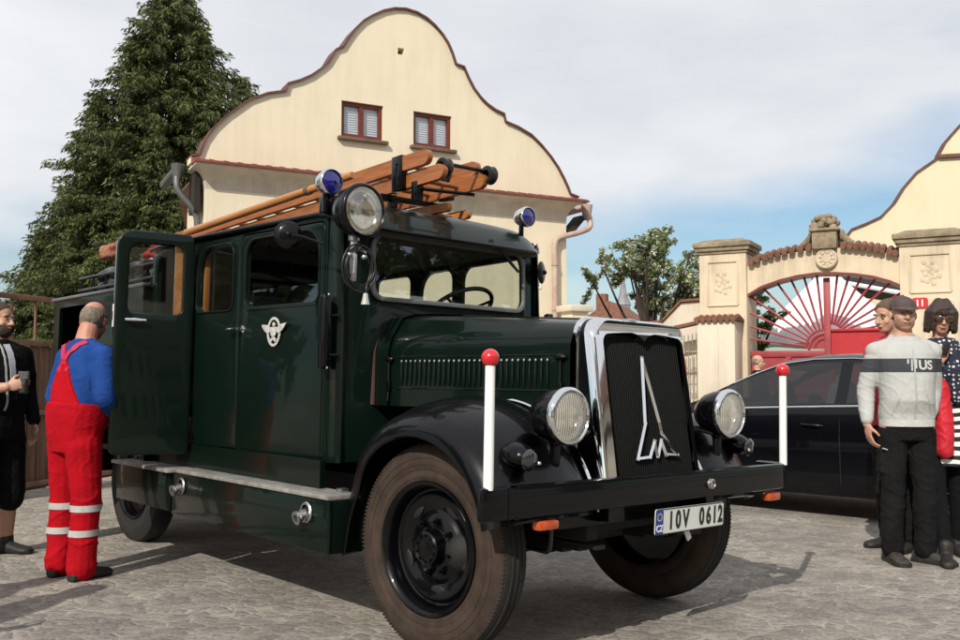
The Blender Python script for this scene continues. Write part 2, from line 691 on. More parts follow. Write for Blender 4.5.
L(nt, tn, 2, mx, 6)
L(nt, cc, 0, mx, 7)
L(nt, mx, 2, bg, 0)

SC.view_settings.view_transform = 'Standard'
SC.view_settings.look = 'None'
SC.view_settings.exposure = 0
SC.view_settings.gamma = 1
SC.view_settings.use_curve_mapping = False
try:
    SC.cycles.max_bounces = 8
    SC.cycles.transparent_max_bounces = 16
except Exception:
    pass
# ----------------------------------------------------------------- ground
b = MB()
S = 300
nx = 24
b.grid([[(-S + 2 * S * i / nx, -S + 2 * S * j / nx, 0) for j in range(nx + 1)] for i in range(nx + 1)])
g = b.build('ground', M['paving'])
tag(g, kind='structure')

# ----------------------------------------------------------------- gabled house
A28 = R(28)
house = empty('gabled_house', (-4.79, 16, 0), A28, 'cream plastered house with a curved baroque gable and two small attic windows', 'house')
HOUT = [(-0.264, 4.93), (-0.264, 5.028), (-0.101, 5.069), (-0.08, 5.149), (-0.009, 5.351), (0.138, 5.588), (0.363, 5.829), (0.746, 6.159), (1.062, 6.317), (1.408, 6.416), (1.447, 6.56), (1.668, 6.651), (1.876, 6.773), (2.085, 6.946), (2.211, 7.075), (2.363, 7.352), (2.50, 7.423), (2.60, 7.60), (2.726, 7.795), (2.901, 7.998), (3.079, 8.133), (3.304, 8.271), (3.533, 8.357), (3.764, 8.39), (3.999, 8.365), (4.208, 8.29), (4.381, 8.179), (4.546, 8.03), (4.672, 7.873), (4.771, 7.684), (4.85, 7.472), (5.03, 7.441), (5.137, 7.23), (5.267, 7.023), (5.418, 6.864), (5.57, 6.75), (5.753, 6.657), (5.96, 6.60), (6.001, 6.443), (6.293, 6.37), (6.611, 6.243), (6.857, 6.059), (7.095, 5.833), (7.28, 5.619), (7.422, 5.398), (7.521, 5.219), (7.587, 5.084), (7.80, 5.03), (7.80, 4.93)]
gw = curve_mesh(HOUT, [[(2.47, 5.73), (3.31, 5.73), (3.31, 6.417), (2.47, 6.417)], [(3.95, 5.73), (4.78, 5.73), (4.78, 6.41), (3.95, 6.41)], [(3.61, 7.49), (3.74, 7.49), (3.74, 7.62), (3.61, 7.62)]], .34)
b = MB()
b.add_mesh(gw, SIDE(.17))
b.prism([(0, .0, .005), (7.5, .0, .005), (7.5, 6, .005), (.9, 6, .005), (.02, 1.8, .005)], (0, 0, 4.60))   # body of the house
b.build('wall', M['cream'], house, 30)
b = MB()                                                           # roof behind the gable
b.grid([[(a, y, 4.75), (m, y, 7.5), (7.65, y, 4.75), (7.6, y, 4.5), (a, y, 4.5)] for a, m, y in ((-.15, 3.75, .36), (-.12, 3.75, 1.8), (.85, 4.2, 6.2))], cv=True, cap=True)
b.build('roof', M['tile'], house)
b = MB()                                                           # cove under the cornice
prof = []
for k in range(9):
    a = R(90 * k / 8)
    prof.append((-.30 * (1 - math.cos(a)), 4.49 + .36 * math.sin(a)))
rows = []
for y, z in prof:
    rows.append([(-.0 + y * .8, y, z), (7.5 - y * .8, y, z)])
b.grid(rows)
rows = [[(y * .8, y, z), (y * .8, .5, z)] for y, z in prof]
b.grid(rows)
b.grid([[(7.5 - y * .8, y, z), (7.5 - y * .8, .5, z)] for y, z in prof])
b.box((3.75, .02, 4.868), (7.98, .66, .035))
b.build('cove', M['creampale'], house, 60)
b = MB()                                                           # tiled strip
b.prism([(-.26, -.36, 4.885), (-.26, -.36, 4.925), (-.26, -.01, 5.01), (-.26, -.01, 4.885)], (8.12, 0, 0))
for k in range(33):
    b.box((-.2 + k * .25, -.19, 4.972), (.02, .34, .014), rot=(R(14), 0, 0))
b.build('cornice', M['cornice'], house)
b = MB()                                                           # metal coping along the gable
pts = HOUT[1:-1]
cx, cz = 3.75, 5.2
n = len(pts)
outer = []
for i, p in enumerate(pts):
    a = pts[max(i - 1, 0)]
    c = pts[min(i + 1, n - 1)]
    t = V((c[0] - a[0], c[1] - a[1])).normalized()
    outer.append((p[0] - t.y * .036, p[1] + t.x * .036))
for i in range(n - 1):
    b.prism([(pts[i][0], -.06, pts[i][1]), (pts[i + 1][0], -.06, pts[i + 1][1]), (outer[i + 1][0], -.06, outer[i + 1][1]), (outer[i][0], -.06, outer[i][1])], (0, .46, 0))
b.build('gable_coping', M['coping'], house)
for (x0, z0, x1, z1) in ((2.47, 5.73, 3.31, 6.417), (3.95, 5.73, 4.78, 6.41)):
    b = MB()
    fw = .07
    b.box(((x0 + x1) / 2, .09, z0 + fw / 2), (x1 - x0, .07, fw))
    b.box(((x0 + x1) / 2, .09, z1 - fw / 2), (x1 - x0, .07, fw))
    b.box((x0 + fw / 2, .09, (z0 + z1) / 2), (fw, .07, z1 - z0 - 2 * fw))
    b.box((x1 - fw / 2, .09, (z0 + z1) / 2), (fw, .07, z1 - z0 - 2 * fw))
    b.box(((x0 + x1) / 2, .09, (z0 + z1) / 2), (.09, .06, z1 - z0 - 2 * fw))
    wn = b.build('window', M['winframe'], house)
    b = MB()
    b.box(((x0 + x1) / 2, -.02, z0 - .045), (x1 - x0 + .16, .16, .06), .006)
    b.build('sill', M['winsill'], wn)
    b = MB()
    b.quad((x0, .10, z0), (x1, .10, z0), (x1, .10, z1), (x0, .10, z1))
    b.build('pane', M['winglass'], wn)
    b = MB()
    b.box(((x0 + x1) / 2, .145, (z0 + z1) / 2), (x1 - x0, .01, z1 - z0))
    k = 0
    z = z0 + .06
    while z < z1 - .05:
        b.box(((x0 + x1) / 2, .132, z), (x1 - x0 - .02, .014, .005), rot=(R(30), 0, 0))
        z += .045
    b.build('blind', M['blind'], wn)
b = MB()
b.box((3.675, .25, 7.555), (.14, .05, .14))
b.build('vent', M['dark'], house)
b = MB()                                                           # right gutter end and downpipe
b.tube(smooth_path([(8.10, .1, 4.78), (8.09, -.02, 4.60), (8.03, -.1, 4.40), (7.75, -.10, 4.27), (7.26, -.10, 4.12), (7.15, -.10, 3.98), (7.15, -.10, 3.6)], 5), .062, 12)
b.tube([(7.15, -.10, 3.62), (7.15, -.10, 0.1)], .062, 12)
b.lathe([(.075, 4.60), (.10, 4.72), (.13, 4.92), (.115, 4.92)], (8.10, .1, 0), seg=14)
for z in (3.55, 2.6, 1.4):
    b.lathe([(.062, -.02), (.078, -.02), (.078, .02), (.062, .02)], (7.15, -.10, z), seg=14)
b.tube([(8.10, .1, 4.88), (8.10, 6.0, 4.88)], .08, 10)
b.build('downpipe', M['pipe'], house)
b = MB()                                                           # left gutter and downpipe
b.tube(smooth_path([(-.42, .35, 4.82), (-.44, .32, 4.62), (-.40, .3, 4.45), (-.16, .25, 4.15), (-.09, .25, 3.95), (-.09, .25, 3.6)], 5), .06, 12)
b.tube([(-.09, .25, 3.62), (-.09, .25, .1)], .06, 12)
b.lathe([(.07, 4.66), (.12, 4.95), (.10, 4.95)], (-.42, .35, 0), seg=14)
b.tube([(-.42, .3, 4.86), (-.40, 1.9, 4.86)], .085, 10)
b.build('gutter_pipe', M['greypipe'], house)
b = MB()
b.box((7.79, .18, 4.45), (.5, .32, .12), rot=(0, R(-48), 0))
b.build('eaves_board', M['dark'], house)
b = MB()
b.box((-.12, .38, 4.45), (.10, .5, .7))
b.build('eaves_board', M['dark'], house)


def sign(name, label, par_M, w, h, txt, mb, mt, size, rad=.02, cat='sign', border=None):
    o = bpy.data.objects.new(name, curve_mesh(rrect(-w / 2, -h / 2, w / 2, h / 2, rad), [], .012, .003))
    o.data.materials.append(mb)
    COL.objects.link(o)
    o.matrix_world = par_M
    tag(o, label, cat)
    t = link('number', text_mesh(txt, size, .004, .95, .004), o)
    t.location = (0, -.005 * size / .2, .0085)
    t.data.materials.append(mt)
    if border:
        bm_ = curve_mesh(rrect(-w / 2 + .012, -h / 2 + .012, w / 2 - .012, h / 2 - .012, rad * .7), [rrect(-w / 2 + .022, -h / 2 + .022, w / 2 - .022, h / 2 - .022, rad * .5)], .003)
        t = link('border', bm_, o)
        t.location = (0, 0, .0075)
        t.data.materials.append(border)
    return o


def on_wall(org, ang, s, y, z):
    c, sn = math.cos(ang), math.sin(ang)
    o = V(org) + V((c, sn, 0)) * s + V((-sn, c, 0)) * y + V((0, 0, z))
    return frame(o, (c, sn, 0), (0, 0, 1), (sn, -c, 0))


sign('house_number_sign', 'red house number plate above the white plate on the cream house wall', on_wall((-4.79, 16, 0), A28, 6.62, -.012, 3.37), .30, .22, '10', M['signred'], M['signwhite'], .2, border=M['signwhite'])
sign('house_number_sign', 'white plate under the red number plate on the cream house wall', on_wall((-4.79, 16, 0), A28, 6.77, -.012, 3.13), .21, .2, '8', M['signwhite'], M['plateblack'], .17, .05)

# pier beside the house corner
pr = empty('garden_pier', (1.95, 19.0, 0), A28, 'cream masonry pier with a flat stone cap at the right corner of the gabled house', 'pier')
b = MB()
b.box((.0, 0, 1.27), (.40, .40, 2.53))
b.build('shaft', M['cream'], pr)
b = MB()
b.box((0, 0, 2.60), (.56, .56, .13), .015)
b.build('cap', M['creampale'], pr)

# ----------------------------------------------------------------- arched gateway
AG = math.atan2(-.482, .876)
GO = (4.96, 18.8, 0)
gate = empty('gateway', GO, AG, 'weathered ochre arched gateway with two capped pillars and a carved keystone', 'gateway')


def pillar(x0, x1, zt, name):
    b = MB()
    d = .9
    b.box(((x0 + x1) / 2, .35, zt / 2), (x1 - x0, d, zt), .01)
    # raised border round the relief panel
    pz0, pz1 = zt - (1.05 if name == 'l' else .86), zt - .16
    px0, px1 = x0 + .17, x1 - .17
    for (c, s_) in ((((px0 + px1) / 2, -.11, pz0), (px1 - px0, .03, .04)), (((px0 + px1) / 2, -.11, pz1), (px1 - px0, .03, .04)), ((px0, -.11, (pz0 + pz1) / 2), (.04, .028, pz1 - pz0)), ((px1, -.11, (pz0 + pz1) / 2), (.04, .028, pz1 - pz0))):
        b.box(c, s_, .006)
    cx = (px0 + px1) / 2
    for k in range(15):
        a = k * 2.4
        r_ = .05 + .011 * k
        b.ell((cx + r_ * math.cos(a) * .8, -.10, (pz0 + pz1) / 2 + r_ * math.sin(a) * 1.25), (.05, .014, .06), u=8, v=6)
    for k in (-.1, 0, .1) if name == 'l' else ():
        b.box((cx + k, -.12, pz0 - .25), (.035, .02, .2), .006)
    p = b.build('pillar', M['creamgate'], gate)
    b = MB()
    for z, e, h in ((zt + .03, .03, .06), (zt + .10, .07, .08), (zt + .19, .11, .10)):
        b.box(((x0 + x1) / 2, .35, z), (x1 - x0 + 2 * e, d + 2 * e, h), .012)
    b.prism([(x0 - .05, -.15, zt + .243), (x1 + .05, -.15, zt + .243), (x1 - .1, .05, zt + .32), (x0 + .1, .05, zt + .32)], (0, .02, 0))
    b.box(((x0 + x1) / 2, .35, zt + .27), (x1 - x0 - .1, d - .1, .07), .03)
    b.build('pillar_cap', M['stone'], p)


pillar(-.46, .49, 3.70, 'l')
pillar(3.30, 4.32, 3.62, 'r')
ARCH_IN = [(0.49, 2.87), (0.737, 3.014), (1.103, 3.134), (1.461, 3.208), (1.812, 3.24), (2.156, 3.228), (2.493, 3.19), (2.824, 3.125), (3.13, 3.02), (3.30, 2.93)]
ARCH_OUT = [(0.49, 3.42), (0.746, 3.53), (1.232, 3.635), (1.822, 3.70), (2.167, 3.70), (2.615, 3.645), (3.052, 3.545), (3.30, 3.45)]
b = MB()
out = ARCH_IN + list(reversed(ARCH_OUT))
b.add_mesh(curve_mesh(out, [], .55), SIDE(.3))
b.build('arch', M['creamgate'], gate)
b = MB()
for i in range(len(ARCH_IN) - 1):                                   # dark timber band under the arch
    p, q = ARCH_IN[i], ARCH_IN[i + 1]
    b.prism([(p[0], -.01, p[1] - .003), (q[0], -.01, q[1] - .003), (q[0], -.01, q[1] - .06), (p[0], -.01, p[1] - .06)], (0, .4, 0))
b.build('arch_band', M['winframe'], gate)
b = MB()
pp = smooth_path([(x, 0, z) for x, z in ARCH_OUT], 8)
dist = 0
last = pp[0]
for i in range(1, len(pp)):
    dist += (pp[i] - last).length
    last = pp[i]
    if dist > .105:
        dist = 0
        c = pp[i]
        if 1.76 < c.x < 2.22:
            if b.bm.verts:
                b.build('coping_tiles', M['tile'], gate)
                b = MB()
            continue
        b.tube([(c.x, -.12, c.z + .02), (c.x, .3, c.z + .14)], .058, 8)
        b.tube([(c.x, .3, c.z + .14), (c.x, .72, c.z + .02)], .058, 8)
b.build('coping_tiles', M['tile'], gate)
b = MB()
b.box((1.985, .25, 3.86), (.45, .75, .36), .015)
b.box((1.985, .25, 4.05), (.55, .85, .05), .01)
random.seed(3)
for k in range(46):
    a = random.uniform(0, 6.283)
    h_ = random.uniform(0, 1)
    r_ = .24 * math.sqrt(1 - (h_ * .9) ** 2)
    b.ell((1.955 + r_ * math.cos(a), .25 + r_ * 1.1 * math.sin(a), 4.09 + h_ * .25), (.075, .075, .065), u=8, v=6)
for s_ in (-1, 1):                                                  # volutes
    for k in range(9):
        t = k / 8
        b.ell((1.985 + s_ * (.27 + .30 * t), .22, 3.98 - .27 * t ** .7), (.075 - .025 * t, .14, .11 - .06 * t), u=10, v=8)
b.build('keystone', M['stone'], gate)
b = MB()
b.lathe([(0, .05), (.08, .05), (.1, .03), (.15, .04), (.175, .06), (.2, .04), (.21, 0)], (2.01, -.02, 3.49), (0, -1, 0), 24)
for k in range(9):
    a = k * 2 * math.pi / 9
    b.ell((2.01 + .12 * math.cos(a), -.06, 3.49 + .12 * math.sin(a)), (.035, .02, .035), u=8, v=6)
b.build('medallion', M['creamgate'], gate)

# red gate leaves with the rising-sun bars
rg = empty('red_gate', GO, AG, 'red metal double gate with rising sun bars under the ochre arch', 'gate')
HUB = (1.92, 1.75)


def arch_z(x):
    return lerp_tab([(p[0], p[1]) for p in ARCH_IN], x) - .06


def ray_end(ang, hub):
    t = .3
    while t < 3:
        x = hub[0] + math.cos(ang) * t
        z = hub[1] + math.sin(ang) * t
        if x < .50 or x > 3.29 or z > arch_z(x):
            break
        t += .01
    return hub[0] + math.cos(ang) * t, hub[1] + math.sin(ang) * t


yg = .22
b = MB()
b.box((1.22, yg, .86), (1.44, .05, 1.60))
for z in (.12, .9, 1.66):
    b.box((1.22, yg - .035, z), (1.44, .05, .12), .006)
for x in (.56, 1.22, 1.86):
    b.box((x, yg - .033, .86), (.09, .048, 1.72), .006)
b.box((.9, yg - .05, 1.30), (.95, .03, .07), rot=(0, R(-40), 0))
lf = b.build('leaf', M['gatered'], rg)
b = MB()
for k in range(9):
    a = R(90 + 9.5 * (k + .55))
    x, z = ray_end(a, HUB)
    x0, z0 = HUB[0] + .36 * math.cos(a), HUB[1] + .36 * math.sin(a)
    b.tube([(x0, yg, z0), (x, yg, z)], .024, 6)
ring = [(HUB[0] + .37 * math.cos(R(90 + 90 * k / 12)), yg, HUB[1] + .37 * math.sin(R(90 + 90 * k / 12))) for k in range(13)]
b.tube(ring, .028, 6)
for rr in (.2, .29):
    b.tube([(HUB[0] + rr * math.cos(R(90 + 90 * k / 10)), yg, HUB[1] + rr * math.sin(R(90 + 90 * k / 10))) for k in range(11)], .018, 6)
b.prism([(HUB[0], yg + .01, HUB[1])] + [(HUB[0] + .33 * math.cos(R(90 + 90 * k / 10)), yg + .01, HUB[1] + .33 * math.sin(R(90 + 90 * k / 10))) for k in range(11)], (0, .012, 0))
b.build('sunburst', M['gatered'], lf)
b = MB()
b.box((1.97, yg - .02, 1.58), (.12, .09, 3.12), .01)
b.build('centre_post', M['gatered'], rg)
b = MB()
b.box((2.66, yg + .02, 1.06), (1.26, .04, 2.06))
b.box((2.66, yg - .02, 2.11), (1.26, .05, .05), .006)
b.box((2.66, yg - .02, .1), (1.26, .05, .1), .006)
rl = b.build('leaf', M['gatered2'], rg)
b = MB()
for k in range(8):
    a = R(90 - 10.2 * (k + .7))
    x, z = ray_end(a, (2.02, 2.0))
    x0, z0 = 2.02 + .22 * math.cos(a), 2.0 + .22 * math.sin(a)
    if z0 < 2.13:
        x0 = 2.02 + .13 / math.tan(a)
        z0 = 2.13
    b.tube([(x0, yg, z0), (x, yg, z)], .024, 6)
b.build('sunburst', M['gatered'], rl)

sign('house_number_sign', 'red number plate on the right gate pillar', on_wall(GO, AG, 3.63, -.115, 2.56), .27, .2, '11', M['signred'], M['signwhite'], .165, .05)
sign('house_number_sign', 'white number plate beside the red one on the right gate pillar', on_wall(GO, AG, 4.06, -.115, 2.50), .29, .2, '9', M['signwhite'], M['plateblack'], .165, .05, border=M['signred'])

# low pier with tiled cap in front of the left pillar
lp = empty('low_pier', GO, AG, 'low pale plastered pier with a tiled cap against the left gate pillar', 'pier')
b = MB()
b.box((.02, -.42, 1.15), (.74, .6, 2.30), .012)
b.box((-.10, -.73, 1.42), (.34, .012, 1.5), .004)
b.build('shaft', M['creampale'], lp)
b = MB()
for k in range(7):
    x = -.34 + k * .12
    b.tube([(x, -.80, 2.33), (x, -.42, 2.40), (x, -.09, 2.33)], .055, 8)
b.box((.02, -.42, 2.33), (.84, .7, .04))
b.build('cap', M['tile'], lp)
# wall with sloping coping, left of the gateway
gwl = empty('garden_wall', GO, AG, 'pale garden wall with a sloping tiled top left of the gateway', 'wall')
b = MB()
b.add_mesh(curve_mesh([(-1.75, 0), (-.47, 0), (-.47, 2.78), (-.95, 2.76), (-1.36, 2.36), (-1.75, 2.30)], [], .3), SIDE(.4))
b.build('masonry', M['creampale'], gwl)
b = MB()
for p, q in (((-1.8, 2.31), (-1.34, 2.37)), ((-1.37, 2.36), (-.94, 2.78)), ((-.97, 2.775), (-.47, 2.795))):
    b.prism([(p[0], .18, p[1]), (q[0], .18, q[1]), (q[0], .18, q[1] + .05), (p[0], .18, p[1] + .05)], (0, .44, 0))
b.build('coping', M['tile'], gwl)
# iron wicket
wk = empty('iron_wicket', GO, AG, 'pale wrought iron wicket fence with scrolls beside the low pier', 'fence')
b = MB()
for k in range(9):
    x = -1.06 + k * .085
    b.tube([(x, -.35, .1), (x, -.35, 1.98 + .12 * k / 8)], .010, 6)
for z in (.15, 1.05, 1.72):
    b.box((-.72, -.35, z), (.72, .02, .035))
for z in (1.25, 1.80, .85):
    for k in range(4):
        cx = -.98 + k * .175
        b.tube([(cx + (.015 + .055 * t / 14) * math.cos(t * .75), -.36, z + (.015 + .055 * t / 14) * math.sin(t * .75)) for t in range(15)], .007, 5)
b.build('bars', M['iron'], wk)
b = MB()
b.prism([(-1.10, -.5, 2.14), (-.36, -.5, 2.28), (-.36, -.5, 2.34), (-1.10, -.5, 2.20)], (0, .34, 0))
b.build('lintel', M['tile'], wk)

# marquee and dark-roofed shed behind the gate
mq = empty('marquee', (8.15, 21.6, 0), AG, 'white pointed tent roof behind the red gate', 'tent')
b = MB()
n = 16
rows = []
for t in range(7):
    k = t / 6
    r_ = 2.1 * k
    z = 3.95 - 2.0 * k ** .8
    rows.append([(r_ * math.cos(2 * math.pi * i / n) + .001, r_ * math.sin(2 * math.pi * i / n), z - .05 * (i % 2) * k) for i in range(n)])
b.grid(rows, cv=True)
b.build('canopy', M['fabricwhite'], mq)
b = MB()
for a in range(4):
    b = MB()
    x, y = 1.85 * math.cos(a * math.pi / 2 + .4), 1.85 * math.sin(a * math.pi / 2 + .4)
    b.cyl((x, y, 0), (x, y, 2.1), .03)
    b.build('pole', M['steel'], mq)
sh = empty('shed', (10.9, 24.2, 0), AG, 'dark roofed shed seen through the right half of the red gate', 'shed')
b = MB()
b.prism([(-1.9, -1.2, 4.6), (2.2, -1.2, 3.0), (2.2, -1.2, 2.85), (-1.9, -1.2, 3.6)], (0, 3, 0))
b.build('roof', M['darkroof'], sh)
b = MB()
b.box((.9, .3, 1.4), (2.4, 2.6, 2.8))
b.build('wall', M['creamright'], sh)
b = MB()
b.tube([(-1.7, -1.28, 3.75), (2.2, -1.28, 2.80)], .06, 8)
b.build('gutter', M['blind'], sh)

# ----------------------------------------------------------------- house on the right
AR = math.atan2(-.259, .966)
rh = empty('gabled_house', (13.1, 27, 0), AR, 'yellow house with a sweeping curved gable behind the right gate pillar', 'house')
RO = [(-2.5, 0), (-2.5, 5.2), (-2.19, 5.345), (-2.016, 5.579), (-1.65, 5.715), (-1.202, 5.918), (-0.806, 6.338), (-0.521, 6.803), (-0.183, 7.203), (0.395, 7.599), (0.453, 7.762), (0.623, 8.079), (1.01, 8.529), (1.5, 8.95), (2.1, 9.25), (2.7, 9.3), (3.3, 9.25), (3.9, 8.95), (4.4, 8.5), (4.75, 8.0), (4.9, 7.6), (5.5, 7.2), (6.1, 6.5), (6.5, 5.9), (7.3, 5.5), (7.6, 5.2), (7.6, 0)]
b = MB()
b.add_mesh(curve_mesh(RO, [[(.62, 4.05), (1.35, 4.05), (1.35, 4.75), (.62, 4.75)]], .4), SIDE(.2))
b.box((2.5, 3.4, 2.5), (9.8, 6, 5))
b.build('wall', M['creamright'], rh)
b = MB()
for i in range(2, len(RO) - 3):
    p, q = RO[i], RO[i + 1]
    t = V((q[0] - p[0], q[1] - p[1])).normalized()
    nx_, nz_ = -t.y * .05, t.x * .05
    b.prism([(p[0], -.07, p[1]), (q[0], -.07, q[1]), (q[0] + nx_, -.07, q[1] + nz_), (p[0] + nx_, -.07, p[1] + nz_)], (0, .5, 0))
b.build('gable_coping', M['coping'], rh)
b = MB()
b.prism([(.40, -.12, 7.60), (5.0, -.12, 7.60), (5.0, -.12, 7.70), (.40, -.12, 7.70)], (0, .115, 0))
b.build('cornice', M['coping'], rh)
b = MB()
b.prism([(-2.3, .42, 5.0), (2.6, .42, 8.6), (7.4, .42, 5.0)], (0, 6, 0))
b.build('roof', M['tile'], rh)
b = MB()
b.box((.985, .25, 4.4), (.74, .06, .71))
b.build('window', M['winframe'], rh)

# distant house between the two
fh = empty('distant_house', (9.3, 62, 0), R(-20), 'small distant house with a red roof on the skyline behind the radiator', 'house')
b = MB()
b.box((0, 0, 1.9), (5.5, 6, 3.8))
b.build('wall', M['creampale'], fh)
b = MB()
b.prism([(-3, -3.3, 3.8), (3, -3.3, 3.8), (0, -3.3, 6.0)], (0, 6.6, 0))
rf = b.build('roof', M['tile'], fh)
b = MB()
b.box((-1.1, 0, 5.9), (.7, .7, 1.6))
b.build('chimney', M['tile'], rf)

ct = empty('church_tower', (19.4, 125, 0), 0, 'distant church tower with a grey pointed spire above the truck radiator', 'church')
b = MB()
b.box((0, 0, 4.6), (2.3, 2.3, 9.2))
for x in (-1.0, 0, 1.0):
    b.box((x, -1.2, 8.2), (.25, .2, 1.7))
b.build('tower', M['creampale'], ct)
b = MB()
b.box((0, 0, 9.35), (3.0, 3.0, .3))
b.build('gallery', M['signwhite'], ct)
b = MB()
b.lathe([(1.0, 9.5), (.95, 10.6), (1.1, 10.7), (.55, 12.0), (.30, 13.6), (.02, 15.6)], (0, 0, 0), seg=8)
b.build('spire', mat('slate_spire', (.22, .21, .23), .7, var=.3, vscale=2), ct, 20)

# ----------------------------------------------------------------- plank fence on the left
def fence_panel(p, q, label, panels):
    p, q = V(p), V(q)
    d = (q - p)
    ln = d.length
    f = empty('plank_fence', p, math.atan2(d.y, d.x), label, 'fence', 'rusty plank fence panels')
    b = MB()
    k = 0
    x = .06
    random.seed(int(ln * 100))
    while x < ln - .08:
        w_ = random.uniform(.13, .17)
        b.box((x + w_ / 2, 0, .80), (w_ - .008, .025, 1.48 + random.uniform(-.02, .01)), .003)
        x += w_
    b.build('planks', M['rustwood'], f)
    b = MB()
    for z in (.12, .85, 1.57, 2.03):
        b.box((ln / 2, -.035, z), (ln, .04, .055), .004)
    for k in range(int(ln / .33)):
        b.box((.2 + k * .33, -.03, 1.80), (.02, .02, .42))
    b.build('rails', M['rust'], f)
    for x in (.02, ln - .02):
        b = MB()
        b.box((x, -.03, 1.07), (.10, .10, 2.14), .008)
        b.prism([(x - .06, -.09, 2.14), (x + .06, -.09, 2.14), (x, -.03, 2.22)], (0, .1, 0))
        b.build('post', M['rust'], f)
    return f


fence_panel((-4.86, 8.75, 0), (-4.02, 11.9, 0), 'weathered brown plank fence panel running back beside the truck', 1)
fence_panel((-7.6, 7.3, 0), (-5.02, 8.68, 0), 'weathered brown plank fence panel behind the bearded man', 1)


# ----------------------------------------------------------------- vegetation
def leaf_mesh(items, name, mats, parent):
    """items: (centre, direction, normal, length, width, material index)"""
    vs, fs, mi = [], [], []
    for c, d, nrm, l_, w_, m_ in items:
        d = d.normalized()
        s_ = d.cross(nrm)
        if s_.length < 1e-4:
            s_ = d.cross(V((1, 0, .3)))
        s_ = s_.normalized() * (w_ / 2)
        i = len(vs)
        vs += [c - d * l_ * .5, c - d * l_ * .1 + s_, c + d * l_ * .5, c - d * l_ * .1 - s_]
        fs.append((i, i + 1, i + 2, i + 3))
        mi.append(m_)
    me = bpy.data.meshes.new(name)
    me.from_pydata(vs, [], fs)
    for m_ in mats:
        me.materials.append(m_)
    me.polygons.foreach_set('material_index', mi)
    me.update()
    return link(name, me, parent)


def rv():
    while True:
        v = V((random.uniform(-1, 1), random.uniform(-1, 1), random.uniform(-1, 1)))
        if .05 < v.length < 1:
            return v.normalized()


def conifer(loc, H_, prof, label, seed, nb=1150, leafm='conifer', spires=((0, 0, 10, 1, 1),)):
    random.seed(seed)
    t = empty('conifer_tree', loc, 0, label, 'tree')
    b = MB()
    b.tube([(0, 0, 0), (.03, 0, H_ * .4), (0, .02, H_ * .97)], [.30, .19, .02], 10)
    items = []
    for ox, oy, Hs, rs_, sh_ in spires:
        if ox or oy:
            b.tube([(ox * .1, oy * .1, 1.0), (ox * .8, oy * .8, Hs * .4), (ox, oy, Hs * .97)], [.14, .10, .015], 8)
        for i in range(int(nb * sh_)):
            f = (i + random.random()) / int(nb * sh_)
            h = Hs * (.06 + .93 * f ** 1.05)
            az = i * 2.399 + random.uniform(-.3, .3)
            lobes = 1 + .26 * noise.noise(V((math.cos(az) * 1.3, math.sin(az) * 1.3, h * .45 + seed + ox))) * 2
            ln = rs_ * lerp_tab(prof, h / Hs) * random.uniform(.62, 1.14) * lobes
            d = V((math.cos(az), math.sin(az), 0))
            pts = []
            for k in range(6):
                q = k / 5
                pts.append(V((ox, oy, h)) + d * ln * q + V((0, 0, ln * (.75 * q - .62 * q * q + .05 * q ** 3))))
            if i % 3 == 0:
                b.tube(pts, [.035 * (1 - .8 * k / 5) * (1.2 - f) + .006 for k in range(6)], 5)
            nsp = max(5, int(ln * 14))
            for k in range(nsp):
                q = .22 + .80 * (k + random.random()) / nsp
                j = min(4, int(q * 5))
                a = min(1, q * 5 - j)
                base = pts[j].lerp(pts[j + 1], a)
                for m_ in range(9):
                    sd = (d * random.uniform(.2, 1) + V((-d.y, d.x, 0)) * random.uniform(-1, 1) + V((0, 0, random.uniform(-1.5, .1)))).normalized()
                    l_ = random.uniform(.08, .20)
                    c = base + sd * l_ * .45 + rv() * .09
                    items.append((c, sd, rv(), l_, l_ * random.uniform(.20, .34), 0))
    b.build('trunk', M['bark'], t)
    leaf_mesh(items, 'crown', [M[leafm]], t)
    return t


conifer((-8.55, 25.2, 0), 12.3, [(0, 2.2), (.08, 3.4), (.2, 4.0), (.38, 3.6), (.55, 2.9), (.72, 2.05), (.86, 1.3), (1, .15)], 'tall dense dark green conifer left of the gabled house', 5, spires=((0, 0, 12.6, .80, .62), (.9, -.4, 10.9, .45, .24), (-.8, -.5, 10.6, .5, .26), (-1.7, -.6, 8.8, .55, .3), (-2.7, .1, 6.4, .52, .26), (1.4, -.9, 8.3, .5, .26), (.2, -1.6, 7.4, .5, .26), (-1.1, -1.7, 5.6, .48, .22), (-3.2, -.4, 5.2, .36, .2), (1.9, .2, 9.6, .42, .2)))


